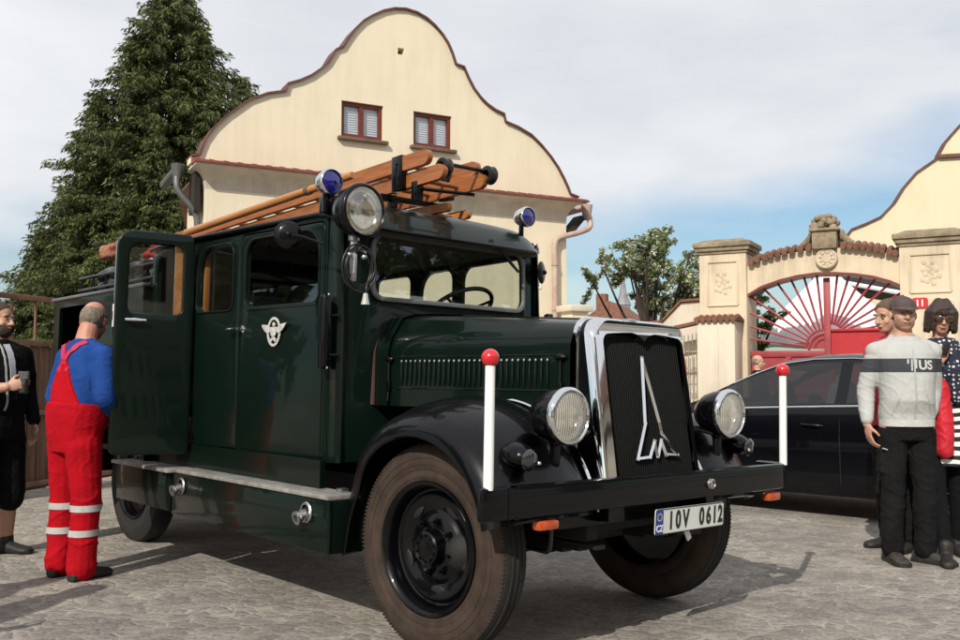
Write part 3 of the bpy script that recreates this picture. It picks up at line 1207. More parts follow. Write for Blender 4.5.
def leafy(name, loc, H_, clumps, nl, label, cat, mats, seed, l0=.05, l1=.10, trunk=.12, bloss=0., limb=True):
    random.seed(seed)
    t = empty(name, loc, 0, label, cat)
    b = MB()
    fork = V((0, 0, H_ * .38))
    b.tube([(0, 0, 0), (trunk * .3, 0, H_ * .2), fork], [trunk * 1.25, trunk, trunk * .85], 9)
    items = []
    tot = sum(r_ ** 2 for _, r_ in clumps)
    for c, r_ in clumps:
        c = V(c)
        mid = fork.lerp(c, .5) + V((0, 0, -.05 * H_)) + rv() * .1
        b.tube(smooth_path([fork, mid, c], 4), [trunk * .55 * (1 - .085 * k) for k in range(9)], 6)
        tips = []
        for k in range(max(6, int(r_ * 9))):
            e = c + rv() * r_ * random.uniform(.6, 1.05)
            tips.append(e)
            b.tube([c, c.lerp(e, .55) + rv() * r_ * .1, e], [trunk * .18, trunk * .1, .004], 4)
        k = int(nl * r_ * r_ / tot)
        for i in range(k):
            e = random.choice(tips)
            q = random.random() ** .6
            p = c.lerp(e, .25 + .8 * q) + rv() * r_ * .22 * random.random()
            l_ = random.uniform(l0, l1)
            m_ = 1 if random.random() < bloss else 0
            items.append((p, (rv() + V((0, 0, -.3))), rv(), l_ * (.8 if m_ else 1), l_ * (.75 if m_ else .5), m_))
    b.build('trunk', M['bark'], t)
    leaf_mesh(items, 'crown', mats, t)
    return t


def clumpset(seed, n, c, r, rc):
    random.seed(seed)
    out = []
    for i in range(n):
        v = rv() * random.uniform(.35, 1)
        out.append(((c[0] + v.x * r[0], c[1] + v.y * r[1], c[2] + v.z * r[2]), random.uniform(rc * .7, rc * 1.25)))
    return out


leafy('apple_tree', (4.1, 22.2, 0), 4.6, [q for q in clumpset(11, 40, (.15, 0, 3.55), (2.05, 1.2, 1.2), .50) if (q[0][2] > 3.05 or q[0][0] > -.1) and not (-1.15 < q[0][0] < -.15 and q[0][2] < 3.75)] + [((1.25, 0, 3.3), .5), ((1.5, .1, 3.8), .5), ((.9, -.2, 4.1), .5), ((-1.2, 0, 4.0), .45), ((.3, .1, 4.5), .45)], 34000, 'blossoming apple tree above the garden wall left of the gateway', 'tree', [M['leaf'], M['blossom']], 21, .05, .11, .10, .26)
leafy('apple_tree', (6.0, 20.3, 0), 3.6, clumpset(12, 11, (0, 0, 2.4), (.95, .6, .85), .45), 9000, 'leafy apple tree behind the left leaf of the red gate', 'tree', [M['leaf'], M['blossom']], 22, .06, .12, .09, .12)
leafy('shrub', (-5.4, 11.6, 0), 2.0, clumpset(13, 9, (0, 0, 1.45), (.9, .6, .5), .4), 6000, 'light green shrub behind the rusty plank fence', 'shrub', [M['bush']], 23, .05, .11, .05)
# unseen houses and trees round the square, added for reflections in glass, chrome and paint
def unseen_house(loc, rz, w_, d_, h_, label, m_):
    t = empty('unseen_house', loc, rz, label, 'house')
    b = MB()
    b.box((0, 0, h_ / 2), (w_, d_, h_))
    wl_ = b.build('wall', m_, t)
    b = MB()
    b.prism([(-w_ / 2 - .3, -d_ / 2 - .4, h_), (-w_ / 2 - .3, d_ / 2 + .4, h_), (-w_ / 2 - .3, 0, h_ + d_ * .42)], (w_ + .6, 0, 0))
    b.build('roof', M['tile'], t)
    n_ = int(w_ / 2.2)
    for k in range(n_):
        for z in (1.6, 4.4):
            if z + 1.2 > h_:
                continue
            b = MB()
            b.box((-w_ / 2 + (k + .5) * w_ / n_, d_ / 2 + .01, z), (1.0, .06, 1.4))
            b.build('window', M['winframe'], t)
            b = MB()
            b.box((-w_ / 2 + (k + .5) * w_ / n_, d_ / 2 + .035, z), (.84, .04, 1.24))
            b.build('pane', M['dark'], t)
    return t


unseen_house((-4, -19, 0), R(4), 13, 8, 5.6, 'ochre two storey town house behind the camera, added for reflections in the headlight chrome', M['creamgate'])
unseen_house((13, -17, 0), R(-12), 14, 8, 5.8, 'pale two storey town house behind the camera, added for reflections in the bumper', M['creampale'])
for q, (x, y, h_, lb) in enumerate(((17, 3.5, 8.0, 'dark broadleaf tree reflected in the upper windscreen'), (18, -4.5, 9.0, 'tall dark broadleaf tree reflected in the windscreen middle'), (22, -11.0, 9.5, 'dark broadleaf tree out of view, added for the reflection in the open door'), (23, 4.0, 9.5, 'dark broadleaf tree reflected at the windscreen edge'), (-12.5, 9.5, 7.0, 'dark broadleaf tree out of view, added for the reflection in the green cab side'), (-15, 3.0, 8.5, 'dark broadleaf tree out of view, added for the reflection in the front door'))):
    leafy('broadleaf_tree', (x, y, 0), h_, clumpset(14 + q, 18, (0, 0, h_ * .58), (h_ * .40, h_ * .40, h_ * .34), h_ * .17), 5200, lb, 'tree', [M['darkleaf']], 24 + q, .25, .5, .25)
# ----------------------------------------------------------------- vintage fire engine (x forward, y to its left)
TH = R(41.9)
TR = R(-1.1)
u_ = V((math.sin(TH), -math.cos(TH), 0))
v_ = V((math.cos(TH), math.sin(TH), 0))
vl = v_ * math.cos(TR) + V((0, 0, math.sin(TR)))
wl = u_.cross(vl)
TO = V((.42, 4.73, -.02))
truck = bpy.data.objects.new('fire_engine', None)
COL.objects.link(truck)
TM = frame(TO, u_, vl, wl)
truck.matrix_world = TM
tag(truck, 'vintage dark green fire engine with black wings and a tall chrome radiator', 'fire engine')
T = truck
G, K = M['green'], M['black']


def build_wheel(name, x, y, z, side, steer, dual=False, wall='dusty'):
    """side -1: outer face towards -y"""
    wroot = bpy.data.objects.new(name, None)
    COL.objects.link(wroot)
    wroot.parent = T
    wroot.location = (x, y, z)
    wroot.rotation_euler = (0, 0, steer)
    ax = (0, side, 0)
    for k, off in enumerate((0, -.25) if dual else (0,)):
        b = MB()
        seg = 96
        prof = [(.285, .085), (.30, .099), (.33, .108), (.345, .105), (.352, .110), (.385, .1135), (.415, .110), (.437, .099), (.449, .091)]
        full = [(r, h - .105 + off) for r, h in prof] + [(.461, -.022 + off), (.467, -.045 + off), (.468, -.085 + off), (.467, -.125 + off), (.461, -.148 + off)] + [(r, -h - .065 + off) for r, h in reversed(prof)]
        mis = [0] * 8 + [1] * (len(full) - 1 - 16) + [0] * 8
        b.lathe(full, (0, 0, 0), ax, seg, mis)
        b.mi = 1
        for i in range(0):                                         # tread blocks at both shoulders
            if i % 2:
                continue
            a = 2 * math.pi * (i + .5) / seg
            for h in (-.020, -.150):
                b.box((math.sin(a) * .4585, side * (h + off), math.cos(a) * .4585), (.016, .026, .010), rot=Matrix.Rotation(a, 4, 'Y'))
        b.mi = 0
        for i in range(150):                                       # fine shoulder ribs
            a = 2 * math.pi * i / 150
            b.box((math.sin(a) * .452, side * (-.0165 + off), math.cos(a) * .452), (.008, .012, .014), rot=Matrix.Rotation(a, 4, 'Y'))
        for rr, h in ((.372, .0088), (.402, .0082), (.318, .0005)):
            b.lathe([(rr - .002, h - .004 + off), (rr - .001, h + .0008 + off), (rr + .001, h + .0008 + off), (rr + .002, h - .004 + off)], (0, 0, 0), ax, seg)
        for a0 in (.6, 2.7, 4.8):                                   # moulded marks, too worn to read
            for q in range(7):
                a = a0 + q * .062 - .2
                b.box((math.sin(a) * .387, side * (.0082 + off), math.cos(a) * .387), (.004 + .008 * (q % 2), .003, .020 - .006 * (q % 3)), rot=Matrix.Rotation(a, 4, 'Y'))
        b.mi = 1
        for h in (-.055, -.085, -.115):
            b.lathe([(.466, h - .005 + off), (.472, h - .004 + off), (.472, h + .004 + off), (.466, h + .005 + off)], (0, 0, 0), ax, seg)
        b.build('tyre', [M[wall], M['tyre']], wroot, 40)
    b = MB()
    b.lathe([(.292, -.004), (.300, .004), (.296, .010), (.284, .006), (.272, -.012), (.262, -.045), (.258, -.062), (.250, -.066), (.244, -.060), (.232, -.050), (.205, -.052), (.180, -.066), (.165, -.070), (.150, -.062), (.140, -.052), (.095, -.048), (.085, -.044), (.078, -.02), (.074, .006), (.066, .012), (.060, .008), (.052, .004), (.030, .008), (.001, .009)], (0, 0, 0), ax, 64)
    b.lathe([(.292, -.004), (.285, -.10), (.285, -.20)], (0, 0, 0), ax, 48)
    b.lathe([(.285, -.11), (.02, -.11)], (0, 0, 0), ax, 32)
    for i in range(8):
        a = 2 * math.pi * i / 8 + .2
        c = V((math.sin(a) * .118, 0, math.cos(a) * .118))
        b.cyl(c + V((0, side * -.052, 0)), c + V((0, side * -.028, 0)), .017, .015, 6)
        b.cyl(c + V((0, side * -.028, 0)), c + V((0, side * -.012, 0)), .008, .007, 8)
    for i in range(10):
        a = 2 * math.pi * i / 10
        c = V((math.sin(a) * .056, 0, math.cos(a) * .056))
        b.cyl(c + V((0, side * .004, 0)), c + V((0, side * .015, 0)), .006, .005, 6)
    b.mi = 1
    for i in range(5):
        a = 2 * math.pi * i / 5 + .55
        b.ell((math.sin(a) * .192, side * -.060, math.cos(a) * .192), (.044, .005, .024), rot=Matrix.Rotation(a, 4, 'Y'), u=16, v=6)
    b.build('rim', [K, M['blackmatte']], wroot, 40)
    return wroot


build_wheel('wheel', -.045, -.855, .468, -1, R(5))
build_wheel('wheel', -.045, .835, .512, 1, R(5))
build_wheel('wheel', -3.72, -.74, .470, -1, 0, wall='tyre')  # black sidewall on the rear tyres stands in for the shade on them
build_wheel('wheel', -3.72, .74, .500, 1, 0, wall='tyre')

# chassis
b = MB()
for y in (-.36, .36):
    b.box((-2.1, y, .60), (5.2, .07, .15))
for x in (.38, -1.2, -2.6, -4.3):
    b.box((x, 0, .60), (.08, .65, .12))
b.cyl((.07, -.75, .46), (.07, .75, .48), .05)
b.ell((.07, -.72, .46), .1)
b.ell((.07, .72, .48), .1)
for y in (-.36, .36):                                               # leaf springs
    for k in range(4):
        b.box((.05, y, .50 - .018 * k), (1.0 - .2 * k, .06, .016))
b.cyl((-3.68, -.7, .48), (-3.68, .7, .49), .07)
b.ell((-3.68, 0, .49), (.2, .22, .2))
b.box((-.9, 0, .72), (2.2, .5, .4), .05)
b.box((-.2, -.55, .72), (.5, .12, .3))
b.build('chassis', M['under'], T)
b = MB()
b.tube(smooth_path([(.50, -.62, .62), (.45, -.58, .50), (.30, -.50, .47), (.05, -.45, .47)], 5), .009, 6)
b.build('brake_hose', M['cable'], T)


# wings (front fenders)
def fender(side):
    path = [(-.63, .372), (-.63, .55), (-.612, .70), (-.565, .85), (-.48, .97), (-.35, 1.06), (-.19, 1.115), (-.02, 1.128), (.14, 1.105), (.29, 1.045), (.41, .955), (.50, .845), (.56, .73), (.585, .655)]
    P = smooth_path([(x, 0, z) for x, z in path], 5)
    sec = [(-.40, -.03), (-.44, -.005), (-.50, .012), (-.58, .020), (-.66, .016), (-.74, .002), (-.81, -.018), (-.87, -.042), (-.915, -.068), (-.945, -.098), (-.958, -.130), (-.958, -.158), (-.950, -.166), (-.944, -.156), (-.938, -.12), (-.88, -.07), (-.80, -.045), (-.6, -.015), (-.40, -.06)]
    rows = []
    n = len(P)
    for i, p in enumerate(P):
        a = P[max(i - 1, 0)]
        c = P[min(i + 1, n - 1)]
        t = (c - a).normalized()
        nr = V((-t.z, 0, t.x))
        row = []
        f = i / (n - 1)
        fl = min(1, f / .16)                                        # flatter where it meets the running board
        for y, o in sec:
            row.append(V((p.x, side * -y, p.z)) + nr * o * (.45 + .55 * fl))
        rows.append(row)
    b = MB()
    b.grid(rows, cv=True, cap=True)
    # inner wing panel closing the space to the bonnet
    poly = [(p.x, side * .405, p.z - .025) for p in P] + [(.585, side * .405, .62), (.45, side * .405, .62), (.40, side * .405, .80), (-.25, side * .405, .80), (-.45, side * .405, .60), (-.63, side * .405, .40)]
    b.prism(poly, (0, side * -.012, 0))
    o = b.build('wing', K, T, 40)
    b = MB()
    # beading between wing and bonnet
    b.tube([(p.x, side * .415, p.z + .008) for p in P[16:]], .008, 6)
    b.build('beading', M['chrome'], o)
    return o


fender(-1)
fender(1)
# apron between wing and radiator
for s in (-1, 1):
    b = MB()
    rows = []
    for k in range(9):
        t = k / 8
        row = []
        for j in range(7):
            q = j / 6
            y = .33 + (.41 - .33) * q
            x = .10 + .47 * t
            ztop = 1.12 - .42 * t ** 1.8 - .03 * math.sin(q * math.pi)
            row.append((x, s * y, ztop))
        rows.append(row)
    b.grid(rows)
    b.prism([(.42, s * .33, 1.0), (.52, s * .33, .82), (.56, s * .33, .64), (.30, s * .33, .64), (.10, s * .33, 1.1)], (0, s * .01, 0))
    b.build('apron', K, T, 60)
b = MB()
b.prism([(.53, -.62, .70), (.53, .62, .70), (.53, .62, .60), (.53, -.62, .60)], (.012, 0, 0))
b.build('valance', K, T)

# bonnet
def hood_sec(x):
    t = (x + .95) / 1.33
    w_ = .535 - .155 * t
    zt = 1.605 - .085 * t
    zb = 1.085
    cr = [(1.0, zb), (1.0, 1.20), (1.0, 1.335), (1.0, 1.375), (.992, 1.40), (.965, 1.43 + .02 * (1 - t)), (.91, 1.458 + .035 * (1 - t)), (.82, zt - .030 - .01 * (1 - t)), (.68, zt - .017), (.45, zt - .007), (.2, zt - .001), (.03, zt), (0, zt)]
    return [(x, -a * w_, z) for a, z in cr] + [(x, a * w_, z) for a, z in reversed(cr[:-1])]


b = MB()
b.grid([hood_sec(-.95 + 1.33 * k / 14) for k in range(15)])
b.grid([[(-.80, p[1], p[2]) for p in hood_sec(-.95)], hood_sec(-.95)])
b.prism([(-.3, -.38, 1.10), (.37, -.36, 1.10), (.37, -.36, 1.06), (-.3, -.38, 1.06)], (0, .01, 0))


def hood_y(x):
    return .535 - .155 * (x + .95) / 1.33


for s in (-1, 1):                                                   # louvres and panel edge
    for k in range(29):
        x = -.71 + k * .0345
        y = s * (hood_y(x) + .003)
        b.ell((x, y, 1.262), (.009, .010, .070), u=8, v=8)
    for (za, zb) in ((1.18, 1.18), (1.346, 1.346)):
        b.tube([(-.75, s * (hood_y(-.75) + .001), za), (.30, s * (hood_y(.30) + .001), zb)], .004, 6)
b.mi = 1
for s in (-1, 1):
    for k in range(29):                                             # chrome beads standing in for the glint on each louvre top
        x = -.71 + k * .0345
        b.ell((x + .004, s * (hood_y(x) + .010), 1.322), (.006, .005, .0075), u=8, v=6)
hood = b.build('bonnet', [M['greenhood'], M['chrome']], T, 32)
b = MB()
b.bm.free()
for s in ():
    for k in range(29):
        x = -.71 + k * .0345
        b.ell((x + .004, s * (hood_y(x) + .010), 1.322), (.007, .006, .009), u=8, v=6)
for x in (-.80, .335):
    for s in (-1, 1):
        b = MB()
        y = s * (hood_y(x) + .012)
        b.ell((x, y, 1.335), (.036, .018, .018), u=12, v=8)
        b.box((x, y, 1.19), (.03, .018, .06), .006)
        b.tube([(x, y, 1.345), (x, y, 1.16), (x, y + s * .005, 1.11)], .006, 6)
        b.build('bonnet_catch', M['black'], hood)
b = MB()
b.tube([(-.95, 0, 1.608), (.37, 0, 1.523)], .009, 8)
for s in (-1, 1):
    b.tube([(-.95, s * .518, 1.432), (.37, s * .366, 1.425)], .005, 6)
b.build('bonnet_hinge', M['black'], hood)
b = MB()                                                            # brown piping where bonnet meets the cowl
sec = hood_sec(-.93)
b.tube([(p[0], p[1] * 1.015, p[2] + .004) for p in sec], .016, 8)
b.build('bonnet_piping', mat('brown_piping', (.06, .025, .018), .5, var=.2), hood)

# radiator
RT, RB = V((.455, 0, 1.50)), V((.565, 0, .78))


def rad(y, q, d=0.):
    """point on the raked radiator face: q 0 bottom .. 1 top, d forward"""
    p = RB.lerp(RT, q)
    n = V((.985, 0, .151))
    return V((p.x, y, p.z)) + n * d


def rad_outline(w0, w1, z0, z1, rc, dip=0, n=7):
    """face outline as (y, q), widths at bottom and top, optional pointed dip at top centre"""
    o = []
    o.append((-w0, z0))
    o.append((w0, z0))
    for k in range(n + 1):
        a = R(90 * k / n)
        o.append((w1 - rc + rc * math.cos(a), z1 - (rc / .73) * (1 - math.sin(a))))
    if dip:
        for k in range(1, 12):
            y = (w1 - rc) * (1 - 2 * k / 12)
            o.append((y, z1 + .018 * (1 - (abs(y) / (w1 - rc)) ** 2) - dip * math.exp(-(y / .035) ** 2) + .0))
    for k in range(n + 1):
        a = R(90 + 90 * k / n)
        o.append((-w1 + rc + rc * math.cos(a), z1 - (rc / .73) * (1 - math.sin(a))))
    return o


outl = rad_outline(.338, .330, -.03, 1.0, .09)
inl = rad_outline(.308, .300, -.05, .915, .045, .055)
b = MB()
# shell: front ring from plate with hole, then mapped on to the raked face
me = curve_mesh(outl, [[(y, max(q, -.02)) for y, q in inl]], .02)
vs = [b.bm.verts.new(rad(v.co.x, v.co.y, .028 - .028 * min(1, max(0, (abs(v.co.x) - .29) / .05)) ** 2 + v.co.z)) for v in me.vertices]
for p in me.polygons:
    b.face([vs[i] for i in p.vertices])
# sides and crown going back to the bonnet
rows = []
for j, (d, e) in enumerate(((.012, 0), (-.004, .012), (-.032, .016), (-.402, .017), (-.398, .026), (-.376, .026), (-.372, .012))):
    row = []
    for (y, q) in outl[1:] + [outl[0]]:
        ln = math.hypot(y, (q - .6) * .73) or 1
        # rear edge is upright, the face leans
        p = rad(y + e * (1 if y > 0 else -1), q + (e / .73 if q > .9 else 0), 0)
        p.x = p.x + d if d > -.1 else -d
        row.append(p)
    rows.append(row)
b.grid(rows[:3])
b.grid(rows[3:])
side_rows = rows[2:4]
# flared centre cap at the top front
rows = []
for k in range(13):
    a = R(-60 + 120 * k / 12)
    rows.append([rad(.115 * math.sin(a), .935 + .058 * (1 - abs(k - 6) / 6) ** .7 * 0 + .03 * math.cos(a), .03), rad(.12 * math.sin(a), .985 + .012 * math.cos(a), .016)])
b.grid(rows)
shell = b.build('radiator_shell', M['chrome'], T, 50)
b = MB()
b.grid(side_rows)
b.build('shell_side', K, shell, 50)
b = MB()
b.prism([rad(y, q, -.03) for y, q in inl], (-.01, 0, 0))
b.build('radiator_core', M['dark'], shell)
b = MB()
nb_ = 38
for k in range(nb_):
    y = -.286 + .572 * k / (nb_ - 1)
    lim = .90 - (.055 * math.exp(-(y / .035) ** 2)) + .018 * (1 - (y / .29) ** 2)
    w0 = 1.02
    b.tube([rad(y * w0, -.03, .004), rad(y, lim, .004)], .0046, 5)
b.build('radiator_grille', mat('grille_black', (.0022, .0030, .0026), .5, var=.2, spec=.12), shell)
b = MB()                                                            # spire and M badge
EM = [(-.014, 1.339), (.012, 1.028), (-.043, .865), (.046, .869), (.081, .945), (.106, .872), (.131, .948), (.172, .878), (.258, .872), (.135, .985), (.118, 1.033)]


def emq(p):
    q = (p[1] - .78) / .73 + .01
    return rad(p[0] - 1.28 * (.583 - .11 * q - .5), q, .018)


seq = [emq(p) for p in EM]
for i in range(len(seq)):
    p, q = seq[i], seq[(i + 1) % len(seq)]
    t = (q - p).normalized()
    b.tube([p - t * .006, q + t * .006], .0098, 4)
b.build('radiator_badge', M['chrome'], shell, 20)
b = MB()
b.lathe([(.045, 1.500), (.045, 1.520), (.038, 1.526), (.02, 1.530), (.001, 1.531)], (.40, 0, 0), seg=20)
b.build('radiator_cap', M['steel'], shell)

# bumper
b = MB()
plan = [(.600, -1.125), (.612, -1.118), (.622, -1.09), (.628, -1.0), (.632, -.9), (.634, 0), (.632, .9), (.622, 1.03), (.60, 1.075), (.55, 1.10), (.44, 1.105)]
pl = smooth_path([(x, y, 0) for x, y in plan], 4)
prof = [(-.045, .806), (-.012, .812), (.004, .806), (.008, .79), (.008, .70), (.004, .684), (-.012, .678), (-.045, .680), (-.045, .690), (-.012, .690), (-.006, .70), (-.006, .79), (-.012, .798), (-.045, .798)]
rows = []
for i, p in enumerate(pl):
    a = pl[max(i - 1, 0)]
    c = pl[min(i + 1, len(pl) - 1)]
    t = (c - a).normalized()
    nr = V((t.y, -t.x, 0))
    rows.append([V((p.x, p.y, z)) + nr * d for d, z in prof])
b.grid(rows, cv=True, cap=True)
for y in (-.36, .36):
    b.box((.52, y, .67), (.2, .06, .10))
bump = b.build('bumper', K, T, 40)
b = MB()
b.cyl((.645, .33, .745), (.655, .33, .745), .026, .024, 16)
b.lathe([(.018, 0), (.024, .006), (.018, .01)], (.652, .33, .745), (1, 0, 0), 16)
b.build('tow_eye', M['steel'], bump)
for y in (-1.085, 1.055):                                           # width marker poles
    b = MB()
    b.cyl((.61, y, .80), (.612, y, 1.29), .0205, .0195, 16)
    po = b.build('marker_pole', M['white'], T)
    b = MB()
    b.ell((.612, y, 1.305), .036, u=20, v=14)
    b.build('pole_ball', M['red_ball'], po, None)
for y in (-.77, .93):
    b = MB()
    b.box((.612, y, .642), (.05, .115, .040), .012)
    b.build('indicator', M['orange'], T)

# number plate
np_ = bpy.data.objects.new('number_plate', curve_mesh(rrect(-.27, -.058, .27, .058, .012), [], .006, .0015))
np_.data.materials.append(M['platewhite'])
COL.objects.link(np_)
np_.parent = T
np_.matrix_local = frame((.632, .185, .594), (0, 1, 0), (.05, 0, 1), (1, 0, -.05))
pb = MB()
for ch, x in (('1', -.150), ('0', -.095), ('V', -.036), ('0', .090), ('6', .146), ('1', .196), ('2', .243)):
    pb.add_mesh(text_mesh(ch, .112, .003, .70, .0036), Matrix.Translation((x - .005, -.002, 0)))
t = pb.build('plate_characters', M['plateblack'], np_, None, (0, 0, .0035))
# stretch letters tall like plate lettering
for v in t.data.vertices:
    v.co.y *= 1.0
o = link('country_band', curve_mesh(rrect(-.267, -.055, -.215, .055, .009), [], .003), np_, (0, 0, .0035))
o.data.materials.append(M['plateblue'])
t = link('country_letters', text_mesh('CZ', .042, .002, .9, .001), o, (-.241, -.030, .0022))
t.data.materials.append(M['signwhite'])
b = MB()
for k in range(12):
    a = k * math.pi / 6
    b.ell((-.241 + .016 * math.cos(a), .022 + .016 * math.sin(a), .002), (.0032, .0032, .001), u=6, v=4)
b.build('star_ring', mat('star_yellow', (.7, .55, .08), .5, var=.03), o)
o = link('plate_border', curve_mesh(rrect(-.270, -.058, .270, .058, .012), [rrect(-.266, -.054, .266, .054, .009)], .002), np_, (0, 0, .0042))
o.data.materials.append(M['plateblack'])
b = MB()
b.box((.60, .20, .525), (.008, .03, .085), rot=(R(28), 0, 0))
b.build('plate_bracket', M['signwhite'], T)


# headlights
def lamp(name, c, d, r, depth, lensmat, bodymat, rimmat, parent=T, ribs=True):
    c = V(c)
    d = V(d).normalized()
    b = MB()
    b.lathe([(r * .98, 0), (r * 1.0, -depth * .15), (r * .96, -depth * .4), (r * .82, -depth * .68), (r * .55, -depth * .9), (r * .2, -depth), (.001, -depth)], c, d, 32)
    ho = b.build(name, bodymat, parent, 50)
    b = MB()
    b.lathe([(r * .90, .012), (r * .94, .02), (r * 1.0, .018), (r * 1.06, .004), (r * 1.055, -.012), (r * 1.0, -.02)], c, d, 40)
    b.build('lamp_rim', rimmat, ho, 50)
    b = MB()
    b.lathe([(r * .93, .004), (r * .9, -.03), (r * .72, -.055), (r * .45, -.075), (r * .2, -.085), (.001, -.086)] if ribs else [(r * .92, .0), (.001, -.01)], c, d, 36)
    b.build('reflector', M['reflector'] if ribs else lensmat, ho, None)
    if ribs:
        b = MB()
        b.ell(c - d * .035, .018, u=12, v=8)
        b.build('bulb', M['signwhite'], ho, None)
        b = MB()
        x, y, z = fit(d)
        rows = []
        for i in range(17):
            yy = -1 + 2 * i / 16
            row = []
            for j in range(17):
                a = 2 * math.pi * j / 16
                row = row
            rows.append(row)
        b.lathe([(.001, .026), (r * .3, .025), (r * .6, .021), (r * .92, .010)], c, d, 36)
        b.build('lens', lensmat, ho, None)
    else:
        b = MB()
        b.lathe([(.001, .024), (r * .5, .022), (r * .93, .008)], c, d, 32)
        b.build('lens', lensmat, ho, None)
    return ho


def lensglass():
    m, nt, out = nodes('fluted_lens_glass')
    t = N(nt, 'ShaderNodeBsdfTransparent')
    t.inputs[0].default_value = (.86, .83, .74, 1)
    g = N(nt, 'ShaderNodeBsdfGlossy', i_Roughness=.08)
    f = N(nt, 'ShaderNodeFresnel', i_IOR=1.6)
    d = N(nt, 'ShaderNodeBsdfDiffuse')
    d.inputs[0].default_value = (.82, .78, .68, 1)
    tc = N(nt, 'ShaderNodeTexCoord')
    wv = N(nt, 'ShaderNodeTexWave', wave_type='BANDS', bands_direction='Y', i_Scale=26., i_Distortion=1.2)
    L(nt, tc, 'Object', wv, 'Vector')
    b = N(nt, 'ShaderNodeBump', i_Strength=.5, i_Distance=.01)
    L(nt, wv, 1, b, 'Height')
    for q in (g, f, d):
        L(nt, b, 0, q, 'Normal')
    m1 = N(nt, 'ShaderNodeMixShader')
    m1.inputs[0].default_value = .42
    L(nt, t, 0, m1, 1)
    L(nt, d, 0, m1, 2)
    m2 = N(nt, 'ShaderNodeMixShader')
    L(nt, f, 0, m2, 0)
    L(nt, m1, 0, m2, 1)
    L(nt, g, 0, m2, 2)
    L(nt, m2, 0, out, 0)
    return m


M['lens'] = lensglass()
M['lensclear'] = glass('clear_lens_glass', (.86, .85, .80), ior=1.9)
for s in (-1, 1):
    y = s * .60
    h = lamp('headlight', (.575, y, 1.075), (1, s * -.02, .0), .118, .19, M['lens'], K, M['chrome'])
    b = MB()
    b.tube([(.50, y, .97), (.50, y, .88), (.46, y * .98, .80)], [.024, .022, .03], 10)
    b.ell((.50, y, .965), (.03, .03, .025))
    b.tube([(.50, y, .97), (.50, y * .72, 1.00), (.48, .36 * s, 1.00)], .014, 8)
    b.build('lamp_bracket', K, h)
for s in (-1, 1):                                                   # black side lamps on the wings
    b = MB()
    b.ell((.475, s * .80, .915), (.088, .066, .054), rot=(0, R(12), s * R(8)), u=24, v=14)
    b.tube([(.45, s * .80, .87), (.43, s * .79, .80)], .02, 8)
    sl = b.build('side_lamp', K, T, None)
    b = MB()
    b.lathe([(.001, .012), (.03, .008), (.042, 0), (.046, -.006)], (.562, s * .81, .898), (1, 0, -.1), 20)
    b.build('lens', mat('side_lamp_smoked_glass', (.02, .02, .022), .1, coat=1., var=.1), sl, None)
    b = MB()
    b.ell((.575, s * .775, .885), .010)
    b.build('screw', M['chrome'], sl)

# ------------------------------------------------------------ cab
CW = .90                                                            # half width
XF, XR = -.86, -3.06
ZB, ZT = .80, 2.125
# side shells with openings
fwin = rrect(-1.745, 1.640, -.885, 2.045, (.05, .05, .13, .10))
mwin = rrect(-2.345, 1.640, -1.885, 2.045, (.05, .05, .08, .16))
FD = (-1.80, .80, -.875, 2.085)
doorhole_r = rrect(-2.99, .88, -2.43, 2.085, (.10, .03, .10, .14))
fdhole = rrect(FD[0], FD[1] + .012, FD[2], FD[3], (.03, .03, .05, .05))
side_out = rrect(XR, ZB, XF, ZT, (.14, .02, .03, .08))


def insert_side(holes, y):
    b = MB()
    b.add_mesh(curve_mesh(side_out, holes, .036, .003), SIDE(y))
    return b


b = insert_side([fdhole, mwin, doorhole_r], -CW)
lwin = rrect(-2.93, 1.640, -2.47, 2.045, .06)
b.add_mesh(curve_mesh(side_out, [fwin, mwin, lwin], .036, .003), SIDE(CW))
# front: wide plate with windscreen opening, rounded corner posts
WS = rrect(-.575, 1.672, .575, 2.045, (.07, .07, .11, .11), 7)
fr_out = rrect(-.83, .78, .83, 2.13, .02)
b.add_mesh(curve_mesh(fr_out, [WS], .03, .003), frame((XF + .055, 0, 0), (0, 1, 0), (-.03, 0, 1), (1, 0, .03)))
for s in (-1, 1):
    rows = []
    for k in range(9):
        a = R(90 * k / 8)
        x, y = XF - .02 + .085 * math.cos(a), s * (.825 + .088 * math.sin(a))
        rows.append([(x + .0, y, ZB - .02), (x - .0, y, 1.5), (x - .03, y, 2.13)])
    b.grid(rows)
# back wall
b.add_mesh(curve_mesh(rrect(-.9, ZB, .9, ZT, .05), [rrect(-.6, 1.66, .6, 1.98, .06)], .03, .003), FRONT(XR + .01))
cab = b.build('cab_body', G, T, 40)

# roof: a shallow dome with rounded brow
b = MB()
rows = []
na, nb2 = 24, 30
for i in range(nb2 + 1):
    q = i / nb2
    x = -.735 + (XR - .03 + .735) * q
    row = []
    for j in range(na + 1):
        p = -1 + 2 * j / na
        y = .925 * (abs(p) ** .8) * (1 if p > 0 else -1)
        # rounded plan at the front corners
        cut = .14 * abs(y / .925) ** 5 * max(0, 1 - (-.735 - x) / .25)
        fx = max(0, min(1, (-.735 - x) / .30))
        bx = max(0, min(1, (x - XR + .03) / .22))
        h = (1 - abs(y / .925) ** 3.2) * .095 + .012
        z = 2.115 + h * (1 - (1 - fx) ** 2.6) * (1 - (1 - bx) ** 3) - .075 * (1 - fx) ** 3 * (1 - abs(y / .925) ** 6)
        row.append((x - cut, y, z))
    rows.append(row)
b.grid(rows)
roof = b.build('roof', G, T, 60)
b = MB()                                                            # drip rail round the roof
edge = [rows[k][0] for k in range(nb2, -1, -1)] + [rows[0][j] for j in range(na + 1)] + [rows[k][na] for k in range(nb2 + 1)]
b.tube([V(p) + V((0, 0, -.004)) for p in edge[:nb2 + 1]], .014, 8)
